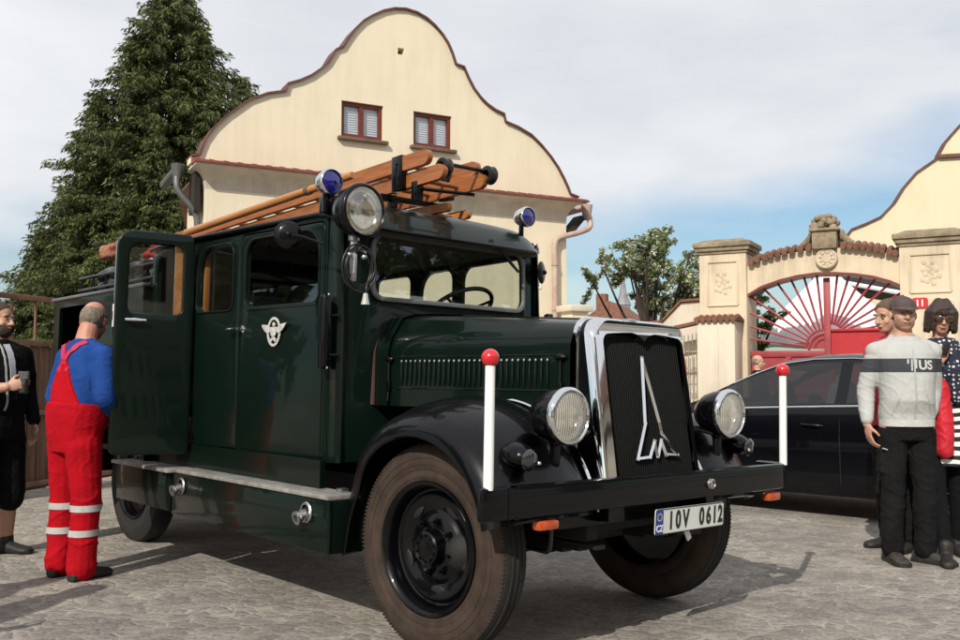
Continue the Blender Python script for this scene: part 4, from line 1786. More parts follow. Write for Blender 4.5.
b.tube([V(p) + V((0, 0, -.004)) for p in edge[nb2 + na:]], .014, 8)
b.tube([V(p) + V((.004, 0, -.006)) for p in edge[nb2 - 1:nb2 + na + 2]], .010, 8)
b.build('drip_rail', K, roof)
# floor, inner lining, seats
b = MB()
b.box(((XF + XR) / 2, 0, .83), (XR - XF - .1, 1.74, .04))
b.box((-1.0, 0, 1.18), (.10, 1.70, .74))                            # bulkhead under the dash
b.build('cab_floor', M['dark_int'], T)
b = MB()
rows2 = [[(x, y, z - .035 - (0 if abs(y) < .85 else .02)) for x, y, z in r] for r in rows]
b.grid([[(-max(-x, .80), y * .97, z) for x, y, z in r] for r in rows2])
b.build('headlining', mat('headlining', (.10, .095, .085), .9, var=.1), T, 60)
b = MB()
b.box((-.97, 0, 1.60), (.18, 1.62, .10), .03)
b.build('dashboard', M['dark_int'], T)
for x, w_ in ((-1.72, 1.6), (-2.72, 1.0)):
    b = MB()
    b.box((x, 0, 1.18), (.46, w_, .14), .04)
    b.box((x - .24, 0, 1.42), (.10, w_, .50), .04)
    b.build('bench_seat', M['leather'], T)
b = MB()                                                            # steering wheel
c = V((-1.22, .33, 1.685))
ax = V((-.55, 0, .83)).normalized()
x_, y_, z_ = fit(ax)
b.tube([c + (x_ * math.cos(a) + y_ * math.sin(a)) * .215 for a in [2 * math.pi * k / 36 for k in range(36)]], .014, 8, closed=True)
for a in (.5, 2.6, 4.7):
    b.tube([c - z_ * .03, c + (x_ * math.cos(a) + y_ * math.sin(a)) * .212], .010, 6)
b.ell(c - z_ * .03, .035)
b.cyl(c - z_ * .03, c - z_ * .55, .02)
b.build('steering_wheel', M['cable'], T)


def glass_plate(pts, mtx, name, parent, m=None):
    me = curve_mesh(pts, [], .004)
    o = link(name, me, parent)
    me.transform(mtx)
    me.materials.append(m or M['glass'])
    return o


ws = glass_plate(rrect(-.60, 1.65, .60, 2.065, .08), frame((XF + .052, 0, 0), (0, 1, 0), (-.03, 0, 1), (1, 0, .03)), 'windscreen', T, M['windscreen'])
b = MB()
b.add_mesh(curve_mesh(rrect(-.592, 1.655, .592, 2.062, (.085, .085, .125, .125), 7), [rrect(-.565, 1.682, .565, 2.035, (.06, .06, .10, .10), 7)], .02, .005), frame((XF + .078, 0, 0), (0, 1, 0), (-.03, 0, 1), (1, 0, .03)))
b.build('windscreen_frame', mat('grey_rubber_frame', (.13, .135, .135), .4, var=.15), ws)
b = MB()
b.tube([(-.765, .24, 2.055), (-.755, .33, 2.00), (-.76, .42, 1.935)], .008, 6)
b.box((-.762, .38, 1.962), (.012, .20, .014), rot=(R(-36), 0, 0))
b.cyl((-.78, .22, 2.06), (-.75, .22, 2.06), .018)
b.build('wiper', M['cable'], T)
glass_plate(mwin, SIDE(-CW + .004), 'side_window', T)
glass_plate(mwin, SIDE(CW), 'side_window', T)
glass_plate(fwin, SIDE(CW), 'side_window', T)
glass_plate(lwin, SIDE(CW), 'side_window', T)
for x in (-2.36, -1.875):                                          # timber window trim inside
    b = MB()
    b.box((x, -CW + .045, 1.83), (.045, .04, .52), .006)
    b.build('window_trim', M['woodtrim'], T)
for pts in (mwin,):
    b = MB()
    x0, x1 = -2.345, -1.885
    b.add_mesh(curve_mesh(rrect(x0 - .012, 1.628, x1 + .012, 2.057, (.06, .06, .09, .17)), [pts], .012, .004), SIDE(-CW - .02))
    b.build('window_surround', G, cab)

# front door (right)
fd_out = rrect(FD[0] + .008, FD[1] - .015, FD[2] - .006, FD[3] - .008, (.03, .03, .05, .05))
b = MB()
fwin_r = rrect(-1.72, 1.645, -.935, 2.042, (.05, .05, .14, .10))
b.add_mesh(curve_mesh(fd_out, [fwin_r], .034, .006), SIDE(-CW - .006))
b.tube([(-1.70, -CW - .024, 1.63), (-.95, -CW - .024, 1.63)], .008, 6)
fdoor = b.build('door', G, T, 40)
b = MB()
b.add_mesh(curve_mesh(rrect(-1.735, 1.630, -.92, 2.057, (.06, .06, .15, .11)), [fwin_r], .014, .005), SIDE(-CW - .024))
b.build('window_surround', G, fdoor)
glass_plate(rrect(-1.72, 1.645, -.935, 1.745, (.05, .05, .01, .01)), SIDE(-CW + .002), 'half_lowered_pane', fdoor)


def handle(parent, p, d):
    b = MB()
    p = V(p)
    d = V(d)
    n = V((0, -1, 0)) if abs(d.x) > .5 else V((1, 0, 0))
    b.lathe([(.024, 0), (.022, .008), (.012, .012), (.010, .045)], p, n, 14)
    b.tube([p + n * .045 - d * .02, p + n * .048 + d * .05, p + n * .044 + d * .13], [.010, .011, .008], 8)
    return b.build('handle', M['chrome'], parent)


handle(fdoor, (-1.74, -CW - .02, 1.515), (-1, 0, 0))

# eagle-and-wreath badge reduced to a plain winged oval
def badge():
    b = MB()
    b.add_mesh(curve_mesh([(.062 * math.cos(2 * math.pi * k / 40), .092 * math.sin(2 * math.pi * k / 40)) for k in range(40)], [[(.046 * math.cos(2 * math.pi * k / 40), .076 * math.sin(2 * math.pi * k / 40)) for k in range(40)]], .004))
    for s in (-1, 1):
        b.prism([(s * .02, .012, 0), (s * .060, .044, 0), (s * .118, .052, 0), (s * .100, .028, 0), (s * .082, .008, 0), (s * .048, -.012, 0)], (0, 0, .005))
        b.prism([(s * .0, .03, 0), (s * .034, .03, 0), (s * .022, -.02, 0), (0, -.034, 0)], (0, 0, .005))
        b.prism([(s * .008, -.03, 0), (s * .030, -.052, 0), (s * .018, -.066, 0), (0, -.045, 0)], (0, 0, .0045))
    b.ell((0, .045, .002), (.012, .016, .005), u=10, v=6)
    b.prism([(.008, .05, 0), (.022, .044, 0), (.008, .038, 0)], (0, 0, .004))
    o = b.build('door_emblem', mat('silver_badge_paint', (.46, .45, .43), .5, var=.35, vscale=70), fdoor)
    o.matrix_local = frame((-1.375, -CW - .0255, 1.490), (1.22, 0, 0), (0, 0, .92), (0, -1, 0))


badge()

# open rear door, swung out on its front edge
hinge = V((-2.385, -CW - .03, 0))
DW = .47
opn = R(77)
dd = V((-math.cos(opn), -math.sin(opn), 0))                       # from hinge to free edge
dn = V((math.sin(opn), -math.cos(opn), 0))                        # outer face normal
DM = frame(hinge, dd, (0, 0, 1), dn if dd.cross(V((0, 0, 1))).dot(dn) > 0 else -dn)
zb_, zt_ = .745, 2.135
b = MB()
dout = rrect(.0, zb_, DW, zt_, (.03, .05, .10, .05))
dwin = rrect(.07, 1.62, DW - .075, 2.06, (.04, .04, .08, .05))
b.add_mesh(curve_mesh(dout, [dwin], .08, .012, 3), DM)
odoor = b.build('door', G, T, 40)
o = link('door_pane', curve_mesh(rrect(.07, 1.62, DW - .075, 2.035, .04), [], .004), odoor)
o.data.transform(DM)
o.data.materials.append(M['glass'])
b = MB()
bb = bmesh.new()
bmesh.ops.create_cube(bb, size=1)
bmesh.ops.scale(bb, vec=(.045, .44, .02), verts=bb.verts)
b.add(bb, DM @ Matrix.Translation((.092, 1.84, .012)))
bb.free()
b.build('window_trim', M['woodlight'], odoor)

side_n = dn if (DM.to_3x3() @ V((0, 0, 1))).dot(dn) > 0 else -dn
b = MB()
p = hinge + dd * (DW - .07) + V((0, 0, 1.575))
b.lathe([(.022, 0), (.020, .03), (.012, .035), (.010, .07)], p, dn, 14)
b.tube([p + dn * .068 + dd * .012, p + dn * .072 - dd * .04, p + dn * .068 - dd * .11], [.010, .011, .008], 8)
b.build('handle', M['chrome'], odoor)
b = MB()
q = hinge + dd * (DW + .0015) + V((0, 0, 1.60))
b.prism([q + dn * .022 + V((0, 0, -.07)), q - dn * .022 + V((0, 0, -.07)), q - dn * .022 + V((0, 0, .07)), q + dn * .022 + V((0, 0, .07))], dd * .004)
lockp = b.build('lock_plate', M['signwhite'], odoor)
b = MB()
b.box(q + dd * .008, (.012, .012, .05))
b.build('latch', M['cable'], lockp)
for z in (1.02, 1.28, 1.78):
    b = MB()
    b.cyl(hinge + V((.0, .0, z - .04)), hinge + V((.0, .0, z + .04)), .018)
    b.build('hinge', M['black'], odoor)

# semaphore arms, mirrors, lamps on the cab
for s in (-1, 1):
    b = MB()
    b.box((-.80, s * .985, 1.475), (.06, .075, .40), .022, seg=3)
    b.box((-.80, s * .985, 1.475), (.075, .03, .38), .01)
    for z in (1.35, 1.56):
        b.cyl((-.80, s * .985, z), (-.78, s * .88, z), .010)
    sm = b.build('semaphore_indicator', K, T)
    for z in (1.282, 1.668):
        b = MB()
        b.ell((-.765, s * .985, z), .008)
        b.build('screw', M['chrome'], sm)
for s, p0, c in ((-1, (-.87, -.915, 1.925), V((-1.02, -1.04, 1.975))), (1, (-.90, .915, 1.90), V((-.93, .83, 1.925)))):
    if s == 1:
        c = V((-.92, .755, 1.935))
        p0 = (-.98, .70, 1.92)
    d = V((-.55, s * -.30, 0)).normalized()
    b = MB()
    b.tube([p0, V(p0).lerp(c, .6) + V((0, 0, .01)), c + V((.02, 0, 0))], .008, 6)
    b.lathe([(.001, .020), (.04, .018), (.07, .008), (.074, 0), (.070, -.004)], c, -d, 28)
    b.ell(c - d * .022, .016)
    mo = b.build('mirror', K, T, 50)
    b = MB()
    b.lathe([(.070, .0), (.001, .001)], c + d * .0045, d, 28)
    b.build('mirror_glass', M['chrome'], mo)
sl = lamp('searchlight', (-.72, -.775, 2.10), (1, .10, -.02), .138, .17, M['lensclear'], K, K)
b = MB()
b.tube([(-.80, -.775, 1.98), (-.79, -.785, 1.90), (-.82, -.80, 1.84)], .018, 10)
b.cyl((-.80, -.775, 1.95), (-.80, -.775, 2.0), .03)
b.ell((-.79, -.80, 1.865), (.02, .035, .018))
b.tube([(-.79, -.78, 1.93), (-.785, -.71, 1.89)], .008)
b.build('lamp_bracket', M['steel'], sl)
for s, c in ((-1, (-.93, -.845, 2.275)), (1, (-.90, .60, 2.275))):
    bl = lamp('blue_lamp', c, (1, .0, 0), .068 if s < 0 else .062, .10, M['blue_lens'], M['chrome'], M['chrome'], ribs=False)
    b = MB()
    b.tube([(c[0] - .05, c[1], c[2] - .05), (c[0] - .05, c[1], 2.12)], .016, 10)
    b.build('lamp_stalk', K, bl)
b = MB()                                                            # pole clamps beside the right blue lamp
b.box((-1.02, -.80, 2.17), (.10, .06, .10), .01)
b.cyl((-.98, -.80, 2.13), (-.98, -.80, 2.24), .014)
b.build('roof_clamp', M['black'], T)

# coiled cable with a hand lamp
b = MB()
random.seed(4)
pts = []
for k in range(6 * 22):
    a = k * 2 * math.pi / 22
    rr = .098 + .012 * math.sin(k * .13) + random.uniform(-.002, .002)
    pts.append((-.745 + .006 * math.sin(k * .31), -.775 + rr * .93 * math.sin(a) + .012 * math.sin(k * .05), 1.805 + rr * 1.12 * math.cos(a) - .01 * math.cos(k * .07)))
b.tube(pts, .0052, 5)
b.tube(smooth_path([(-.745, -.72, 1.74), (-.735, -.735, 1.70), (-.735, -.738, 1.665)], 4), .005, 6)
coil = b.build('cable_coil', M['cable'], T, None)
b = MB()
b.box((-.75, -.81, 1.80), (.03, .03, .15), .008)
b.cyl((-.74, -.81, 1.77), (-.735, -.81, 1.85), .012)
b.ell((-.74, -.75, 1.86), .016)
b.ell((-.74, -.84, 1.865), .014)
b.build('cable_hook', M['steel'], coil)
b = MB()
b.lathe([(.008, 1.672), (.013, 1.668), (.016, 1.645), (.022, 1.62), (.024, 1.612), (.001, 1.61)], (-.735, -.738, 0), seg=16)
b.build('hand_lamp', mat('grey_lamp', (.40, .40, .38), .4, var=.1), T)

# running board with skirt
b = MB()
b.box((-1.42, -.955, .652), (1.72, .19, .022), .004)
b.box((-2.77, -.975, .648), (.92, .23, .022), .004)
b.build('running_board', M['alu'], T)
b = MB()
b.box((-.66, -.90, .672), (.05, .05, .02), .005)
b.build('step_bracket', M['steel'], T)
b = MB()
b.box((-1.45, -1.025, .51), (1.78, .03, .255), .008)
b.box((-2.80, -1.03, .515), (.88, .03, .24), .008)
b.box((-.575, -.95, .51), (.03, .18, .255), .008)
b.box((-2.0, -.90, .73), (2.3, .03, .15))
b.build('skirt', G, T)
for x in (-.76, -2.20):
    b = MB()
    o_ = (x, -1.04, .565)
    b.lathe([(.048, 0), (.052, .006), (.046, .012), (.038, .012)], o_, (0, -1, 0), 24)
    b.lathe([(.030, .0), (.032, .03), (.026, .034), (.026, .05), (.034, .052), (.034, .065), (.020, .066), (.018, .02)], (x, -1.04, .555), (0, -1, -.25), 20)
    for k in (-1, 1):
        b.box((x + k * .034, -1.085, .548), (.012, .02, .016), .003)
    b.build('hose_coupling', M['steel'], T)
b = MB()                                                            # sagging lower edge of the cab
pts = []
for k in range(21):
    t = k / 20
    pts.append((-.88 - 2.14 * t, 0, .80 - .04 * math.sin(math.pi * min(1, t * 1.2))))
b.prism([(p[0], -CW - .012, p[2]) for p in pts] + [(-3.02, -CW - .012, .86), (-.88, -CW - .012, .86)], (0, .03, 0))
b.build('lower_panel', G, T)

# rear body
b = MB()
x0, x1 = -5.0, -3.10
side = [(x0, .70), (x1, .70), (x1, 1.86), (x0, 1.86)]
b.add_mesh(curve_mesh(side, [rrect(-4.86, 1.05, -4.05, 1.80, .03), [(-3.9 + .50 * math.cos(R(a)) + .35, .70 + .38 * math.sin(R(a)) + .0) for a in range(5, 176, 10)]], .03), SIDE(-.95))
b.add_mesh(curve_mesh(side, [], .03), SIDE(.95))
b.box((-4.05, 0, 1.845), (1.90, 1.88, .03))
b.box((-3.115, 0, 1.28), (.03, 1.87, 1.12))
b.box((-4.985, 0, 1.28), (.03, 1.87, 1.12))
b.box((-4.05, -.35, 1.30), (1.85, .02, 1.05))
b.box((-4.05, 0, 1.03), (1.85, 1.85, .03))
rb = b.build('rear_body', G, T)
b = MB()
b.box((-4.05, -.955, 1.872), (1.94, .06, .022), .004)
b.build('edge_strip', M['steel'], rb)
b = MB()                                                            # gallery rail and hose bed
for y in (-.80, .80):
    for k in range(7):
        x = -4.85 + k * .28
        b.cyl((x, y, 1.86), (x, y, 2.06), .012, seg=8)
    for z in (1.96, 2.06):
        b.tube([(-4.9, y, z), (-3.14, y, z)], .014, 8)
b.build('gallery_rail', M['black'], rb)
b = MB()
b.box((-3.35, 0, 1.98), (.42, 1.5, .26), .04)
rows = []
b.build('roof_box', K, rb)
for x, w_ in ((-3.0, .3), (-3.58, .3)):
    pass
b = MB()                                                            # rear wing
path = [(-4.15, .50), (-4.12, .75), (-3.95, .95), (-3.7, 1.04), (-3.4, 1.04), (-3.15, .95), (-2.98, .75), (-2.95, .50)]
P = smooth_path([(x, 0, z) for x, z in path], 4)
for s in (-1, 1):
    b.grid([[(p.x, s * .60, p.z), (p.x, s * .93, p.z), (p.x, s * .97, p.z - .03), (p.x, s * .97, p.z - .05)] for p in P])
b.build('rear_wing', K, T)


def on_truck(o):
    """a separate thing that rests on the engine"""
    o.matrix_world = TM
    return o


# ladders on the roof
lad = on_truck(bpy.data.objects.new('extension_ladder', None))
COL.objects.link(lad)
tag(lad, 'varnished wooden extension ladder with black iron straps on the cab roof', 'ladder')


def rail(b, p, q, w_, h_, capend=True):
    p, q = V(p), V(q)
    d = (p - q).normalized()
    n = 6
    out = []
    side = V((0, 1, 0))
    up = d.cross(side).normalized()
    if up.z < 0:
        up = -up
    rows = []
    for (t, sc) in [(0, 1)] + [(k, math.sqrt(max(0, 1 - (k / n) ** 2))) for k in range(1, n)]:
        pass
    poly = [q - up * h_ / 2, p - up * h_ / 2]
    for k in range(1, n):
        a = R(-90 + 180 * k / n)
        poly.append(p + d * (h_ / 2) * math.cos(a) + up * (h_ / 2) * math.sin(a))
    poly += [p + up * h_ / 2, q + up * h_ / 2]
    b.prism([v + side * (-w_ / 2) for v in poly], side * w_)


def lad_pt(x, y, dz=0):
    return V((x - .10, y, 2.35 + .030 * (x + 4.1) + dz))


for (y0, y1, xe, dz, pr) in ((-.225, .165, -.80, .065, 'upper'), (-.195, .135, -.70, -.035, 'lower')):
    for y in (y0, y1):
        b = MB()
        xx = xe + (.0 if y < 0 else -.02)
        rail(b, lad_pt(xx, y, dz), lad_pt(-4.25, y, dz), .036, .088)
        b.build('ladder_rail', M['wood'], lad, 40)
    for k in range(12):
        b = MB()
        x = xe - .22 - k * .28
        b.cyl(lad_pt(x, y0, dz), lad_pt(x, y1, dz), .015, seg=10)
        b.build('rung', M['wood'], lad)
b = MB()
for y in (-.225, .165):
    b.box(lad_pt(-1.05 - (.03 if y > 0 else 0), y, .015), (.10, .048, .21), .004, rot=(0, R(-1.7), 0))
    b.ell(lad_pt(-1.05, y - .026, .07), .008)
b.tube([lad_pt(-.74, -.18, .03), lad_pt(-.72, .15, .03)], .012, 6)
b.tube([lad_pt(-.88, -.18, -.10), lad_pt(-.80, .15, -.10)], .012, 6)
b.box(lad_pt(-.92, -.19, -.11), (.06, .05, .12), .006)
b.build('ladder_straps', M['black'], lad)
for x, y in ((-.715, -.155), (-.685, .165)):
    b = MB()
    b.lathe([(.030, -.03), (.052, -.028), (.056, -.02), (.046, -.008), (.046, .008), (.056, .02), (.052, .028), (.030, .03), (.001, .03)], lad_pt(x, y, .0), (0, 1, 0), 22)
    b.build('ladder_roller', M['cable'], lad, 40)
for x in (-1.25, -2.7):
    b = MB()
    for y in (-.20, .14):
        b.box((x, y, 2.25), (.05, .05, .16), .006)
    b.box((x, -.03, 2.325), (.06, .55, .03), .006)
    b.build('ladder_rack', M['black'], T)

pole = on_truck(bpy.data.objects.new('wooden_pole', None))
COL.objects.link(pole)
tag(pole, 'long round orange wooden pole lying along the cab roof edge', 'pole')
b = MB()
b.tube([(-1.15, -.56, 2.395), (-1.17, -.56, 2.394), (-3.3, -.58, 2.305)], [.018, .024, .027], 14)
b.build('shaft', M['woodlight'], pole, 40)
b = MB()
b.cyl((-1.60, -.566, 2.375), (-1.635, -.567, 2.373), .030, seg=14)
b.build('ferrule', M['winsill'], pole)
hk = on_truck(bpy.data.objects.new('hook_ladder', None))
COL.objects.link(hk)
tag(hk, 'single wooden hook ladder with a rounded end under the extension ladder', 'ladder')
for y in (.0, .24):
    b = MB()
    rail(b, (-.97 - y * .4, y, 2.262), (-3.2, y, 2.285), .034, .052)
    b.build('ladder_rail', M['woodlight'], hk, 40)
for k in range(7):
    b = MB()
    b.cyl((-1.2 - .28 * k, 0, 2.265), (-1.2 - .28 * k, .24, 2.265), .012, seg=8)
    b.build('rung', M['woodlight'], hk)


# hose and canvas lying on the rear body
def lump(name, c, r, m, seed, label, cat, loops=None):
    b = MB()
    bb = bmesh.new()
    bmesh.ops.create_icosphere(bb, subdivisions=4, radius=1)
    for v in bb.verts:
        k = 1 + .28 * noise.noise(v.co * 1.7 + V((seed, 0, 0))) + .12 * noise.noise(v.co * 4.5 + V((0, seed, 0)))
        v.co = V((v.co.x * r[0] * k, v.co.y * r[1] * k, max(-.5, v.co.z) * r[2] * k))
    b.add(bb, Matrix.Translation(c))
    bb.free()
    o = b.build(name, m, None, None)
    o.matrix_world = TM
    tag(o, label, cat)
    return o


lump('canvas_bundle', (-3.55, -.55, 2.15), (.20, .22, .10), M['redcloth'], 2, 'crumpled red canvas bundle seen through the open door window', 'canvas')
lump('canvas_bundle', (-4.10, -.82, 2.20), (.13, .10, .085), M['redtan'], 5, 'tan and red bundle on the rear body rail left of the open door', 'canvas')
lump('canvas_bundle', (-3.40, -.15, 2.27), (.25, .16, .07), M['redcloth'], 8, 'flat red bundle behind the cab roof under the gutter pipe', 'canvas')
hs = on_truck(bpy.data.objects.new('fire_hose', None))
COL.objects.link(hs)
tag(hs, 'black fire hose flaked on top of the rear body', 'hose')
b = MB()
pts = []
for k in range(9):
    y = -.66 + k * .16
    for t in range(7):
        q = t / 6 if k % 2 == 0 else 1 - t / 6
        pts.append((-4.75 + 1.1 * q, y + .02 * math.sin(t * 2 + k), 1.90 + .04 * math.sin(t * 1.3 + k * 2) ** 2))
b.tube(smooth_path(pts, 3), .042, 8)
for _ in range(2):
    pts = [(p[0] + .03, p[1] * 1.03, p[2] + .085) for p in pts]
    b.tube(smooth_path(pts, 3), .042, 8)
b.build('hose_length', M['cable'], hs, None)


# the cab narrows towards the windscreen: taper everything that belongs to it
def taper(c):
    t = max(0, min(1, (-.84 - c.x) / 1.5))
    k = 1 - t
    ay = abs(c.y)
    o_ = max(0, ay - .58)
    y = ay - o_ * .33 * k
    x = c.x - k * (.065 + .08 * min(1, o_ / .32))
    return V((x, math.copysign(y, c.y), c.z))


CABSET = ('cab_body', 'roof', 'drip_rail', 'headlining', 'door', 'side_window', 'windscreen', 'windscreen_frame', 'wiper', 'semaphore_indicator', 'half_lowered_pane', 'window_surround', 'handle', 'screw', 'door_emblem', 'lower_panel', 'dashboard', 'cab_floor', 'window_trim')
done = set()


def walk(o):
    for ch in o.children:
        nm = ch.name.split('.')[0]
        if nm in CABSET and ch.type == 'MESH' and ch is not odoor and ch.parent is not odoor and ch.parent.name.split('.')[0] != 'side_lamp' and ch.data.name not in done:
            done.add(ch.data.name)
            ml = ch.matrix_basis.copy()
            if ml == Matrix.Identity(4):
                for v in ch.data.vertices:
                    v.co = taper(v.co)
            else:
                ml.translation = taper(ml.translation)
                ml.translation.y -= .004
                ch.matrix_basis = Matrix.Rotation(0, 4, 'Z') @ ml
        walk(ch)


walk(truck)
# ----------------------------------------------------------------- dark saloon car (x forward, y to its left)
CA = math.atan2(.67, -.742)                                         # heading: away to the left
chd = V((math.cos(CA), math.sin(CA), 0))
rear_ax = V((3.80, 7.28, 0))                                        # outer face of the near rear wheel
# near side of the car is its left
side_v = V((-chd.y, chd.x, 0))
car = empty('parked_car', rear_ax - side_v * .90 + chd * 1.40, CA, 'black saloon car parked between the fire engine and the red gate', 'car')
ZBELT = [(-2.4, .98), (-1.4, 1.0), (-.3, .965), (.6, .93), (1.0, .93), (1.9, .80), (2.35, .62)]
ZROOF = [(-2.42, .99), (-1.85, 1.08), (-1.35, 1.30), (-1.0, 1.375), (-.45, 1.425), (-.1, 1.42), (.25, 1.37), (.62, 1.20), (1.02, .965), (1.9, .83), (2.35, .66)]
HW = [(-2.42, .62), (-2.25, .78), (-1.8, .88), (-1.2, .915), (0, .92), (1.0, .91), (1.6, .885), (2.1, .78), (2.35, .60)]
XS = [-2.42, -2.3, -2.1, -1.95, -1.8, -1.6, -1.42, -1.36, -1.1, -1.02, -.75, -.46, -.36, -.1, .2, .45, .70, .95, 1.1, 1.35, 1.6, 1.85, 2.05, 2.2, 2.3, 2.36]


def car_rows(x):
    w_ = lerp_tab(HW, x)
    zb = lerp_tab(ZBELT, x)
    zr = max(lerp_tab(ZROOF, x), zb + .012)
    g_ = max(0, (zr - zb) / .46)
    rw = w_ - .045 - .27 * g_
    half = [(w_ - .06, .20), (w_ - .015, .26), (w_ - .005, .40), (w_, .58), (w_ + .004, .74), (w_ - .012, zb - .06), (w_ - .035, zb), (w_ - .035 - (w_ - .035 - rw) * .10, zb + (zr - zb) * .06), (w_ - .035 - (w_ - .035 - rw) * .84, zb + (zr - zb) * .84), (rw + .01, zb + (zr - zb) * .92), (rw - .10, zb + (zr - zb) * .985), (rw * .45, zr + .012 * g_), (0, zr + .018 * g_)]
    return [(x, y, z) for y, z in half] + [(x, -y, z) for y, z in reversed(half[:-1])]


ROWS = [car_rows(x) for x in XS]
WIN = {7, 17 - 0}
jw = 7                                                              # strip index of the side glass


def win_cols(i):
    x0, x1 = XS[i], XS[i + 1]
    if x0 >= -1.34 and x1 <= -1.05:
        return True
    if x0 >= -1.03 and x1 <= -.45:
        return True
    if x0 >= -.37 and x1 <= .72:
        return True
    return False


m_ = len(ROWS[0])
skipf = lambda i, j: (j == jw or j == m_ - 2 - jw) and win_cols(i)


def wheel_cut(i, j):
    return False


b = MB()
b.grid(ROWS, skip=lambda i, j: skipf(i, j) or (10 <= j <= 13 and (XS[i] >= .24 and XS[i + 1] <= .96)) or (10 <= j <= 13 and XS[i] >= -1.81 and XS[i + 1] <= -1.09), cap=True)
body = b.build('body', M['navy'], car, 40)
b = MB()
for (ia, ib) in ((7, 8), (9, 11), (12, 16)):
    for jj in (jw, m_ - 2 - jw):
        b.grid([ROWS[i][jj:jj + 2] for i in range(ia, ib + 1)])
b.build('side_window', M['carglass'], car, 60)
b = MB()
b.grid([ROWS[i][10:15] for i in range(14, 18)])
b.build('windscreen', M['carglass'], car, 60)
b = MB()
b.grid([ROWS[i][10:15] for i in range(4, 9)])
b.build('rear_window', M['carglass'], car, 60)
b = MB()
for s in (1, -1):
    pts = [V(ROWS[i][6]) for i in range(6, 17)]
    b.tube([(p.x, s * (p.y + .004), p.z + .004) for p in pts], .009, 6)
    pts = [V(ROWS[i][9]) for i in range(6, 17)]
    b.tube([(p.x, s * (p.y + .004), p.z - .002) for p in pts], .007, 6)
b.build('window_trim', M['chrome'], car)
for s in (1, -1):
    b = MB()
    for x in (.62, -.42, -1.25):                                    # door gaps
        pts = []
        for k in range(9):
            z = .30 + .64 * k / 8
            w_ = lerp_tab(HW, x)
            y = lerp_tab([(.26, w_ - .015), (.40, w_ - .005), (.58, w_), (.74, w_ + .004), (.93, w_ - .02)], z)
            pts.append((x + (.10 * (z - .3) if x < -1 else 0), s * (y + .0008), z))
        b.tube(pts, .004, 4)
    b.build('door_seam', M['under'], car)
for s in (1, -1):
    for x in (-.28, -1.08):
        b = MB()
        w_ = lerp_tab(HW, x)
        b.tube([(x, s * (w_ + .0), .80), (x + .04, s * (w_ + .028), .805), (x + .15, s * (w_ + .028), .81), (x + .19, s * w_, .812)], .011, 8)
        b.build('door_handle', M['navy'], car)
    b = MB()
    b.ell((.56, s * 1.0, .985), (.07, .11, .065))
    b.tube([(.58, s * .88, .95), (.57, s * .95, .96)], .02, 8)
    b.build('door_mirror', M['navy'], car, None)
for x in (-1.40, 1.42):
    for s in (1, -1):
        wr = bpy.data.objects.new('wheel', None)
        COL.objects.link(wr)
        wr.parent = car
        wr.location = (x, s * .90, .325)
        b = MB()
        b.lathe([(.235, -.01), (.26, .0), (.295, -.004), (.318, -.03), (.325, -.07), (.325, -.16), (.30, -.2)], (0, 0, 0), (0, s, 0), 48)
        b.build('tyre', M['tyre'], wr, 50)
        b = MB()
        b.lathe([(.236, -.012), (.228, -.004), (.216, -.012), (.205, -.05)], (0, 0, 0), (0, s, 0), 48)
        b.lathe([(.001, -.01), (.045, -.012), (.06, -.02), (.06, -.05)], (0, 0, 0), (0, s, 0), 24)
        for k in range(5):
            a0 = 2 * math.pi * k / 5 + .3
            for da in (-.16, .16):
                p0 = V((math.sin(a0 + da * .6) * .04, s * -.02, math.cos(a0 + da * .6) * .04))
                p1 = V((math.sin(a0 + da) * .222, s * -.014, math.cos(a0 + da) * .222))
                b.tube([p0, p1], [.017, .014], 6)
        b.build('rim', M['alloy'], wr, 40)
        b = MB()
        b.lathe([(.2, -.06), (.001, -.06)], (0, 0, 0), (0, s, 0), 32)
        b.lathe([(.345, .005), (.36, .004), (.37, -.01), (.36, -.03), (.36, -.15)], (0, 0, .0), (0, s, 0), 48)
        b.build('wheel_arch', M['under'], wr, 50)
b = MB()
b.box((-.1, 0, .34), (3.6, 1.5, .28))
b.build('underbody', M['under'], car)
for x, y in ((.05, .38), (.05, -.38), (-.85, .4), (-.85, -.4)):
    b = MB()
    b.box((x, y, .62), (.5, .5, .16), .05)
    b.box((x - .26, y, .90), (.12, .46, .56), .05, rot=(0, R(-12), 0))
    b.box((x - .31, y, 1.22), (.08, .24, .16), .03)
    b.build('seat', M['seat'], car)
b = MB()
b.box((.72, 0, .88), (.4, 1.5, .16), .05)
b.build('dashboard', M['dark_int'], car)
for s in (1, -1):
    b = MB()
    b.ell((2.18, s * .60, .64), (.14, .14, .07), rot=(0, 0, s * R(-25)))
    b.build('headlight', M['lens'], car, None)
    b = MB()
    b.ell((-2.33, s * .60, .80), (.07, .17, .07))
    b.build('tail_light', M['signred'], car, None)
# ----------------------------------------------------------------- people (built facing -y, 1.75 m, then scaled and turned)
def skin(name, col, col2, rough=.55):
    m = mat(name, col, rough, col2=col2, vscale=9, bump=.08, bscale=90)
    p = [n for n in m.node_tree.nodes if n.type == 'BSDF_PRINCIPLED'][0]
    p.inputs['Subsurface Weight'].default_value = .12
    p.inputs['Subsurface Radius'].default_value = (.02, .008, .004)
    return m


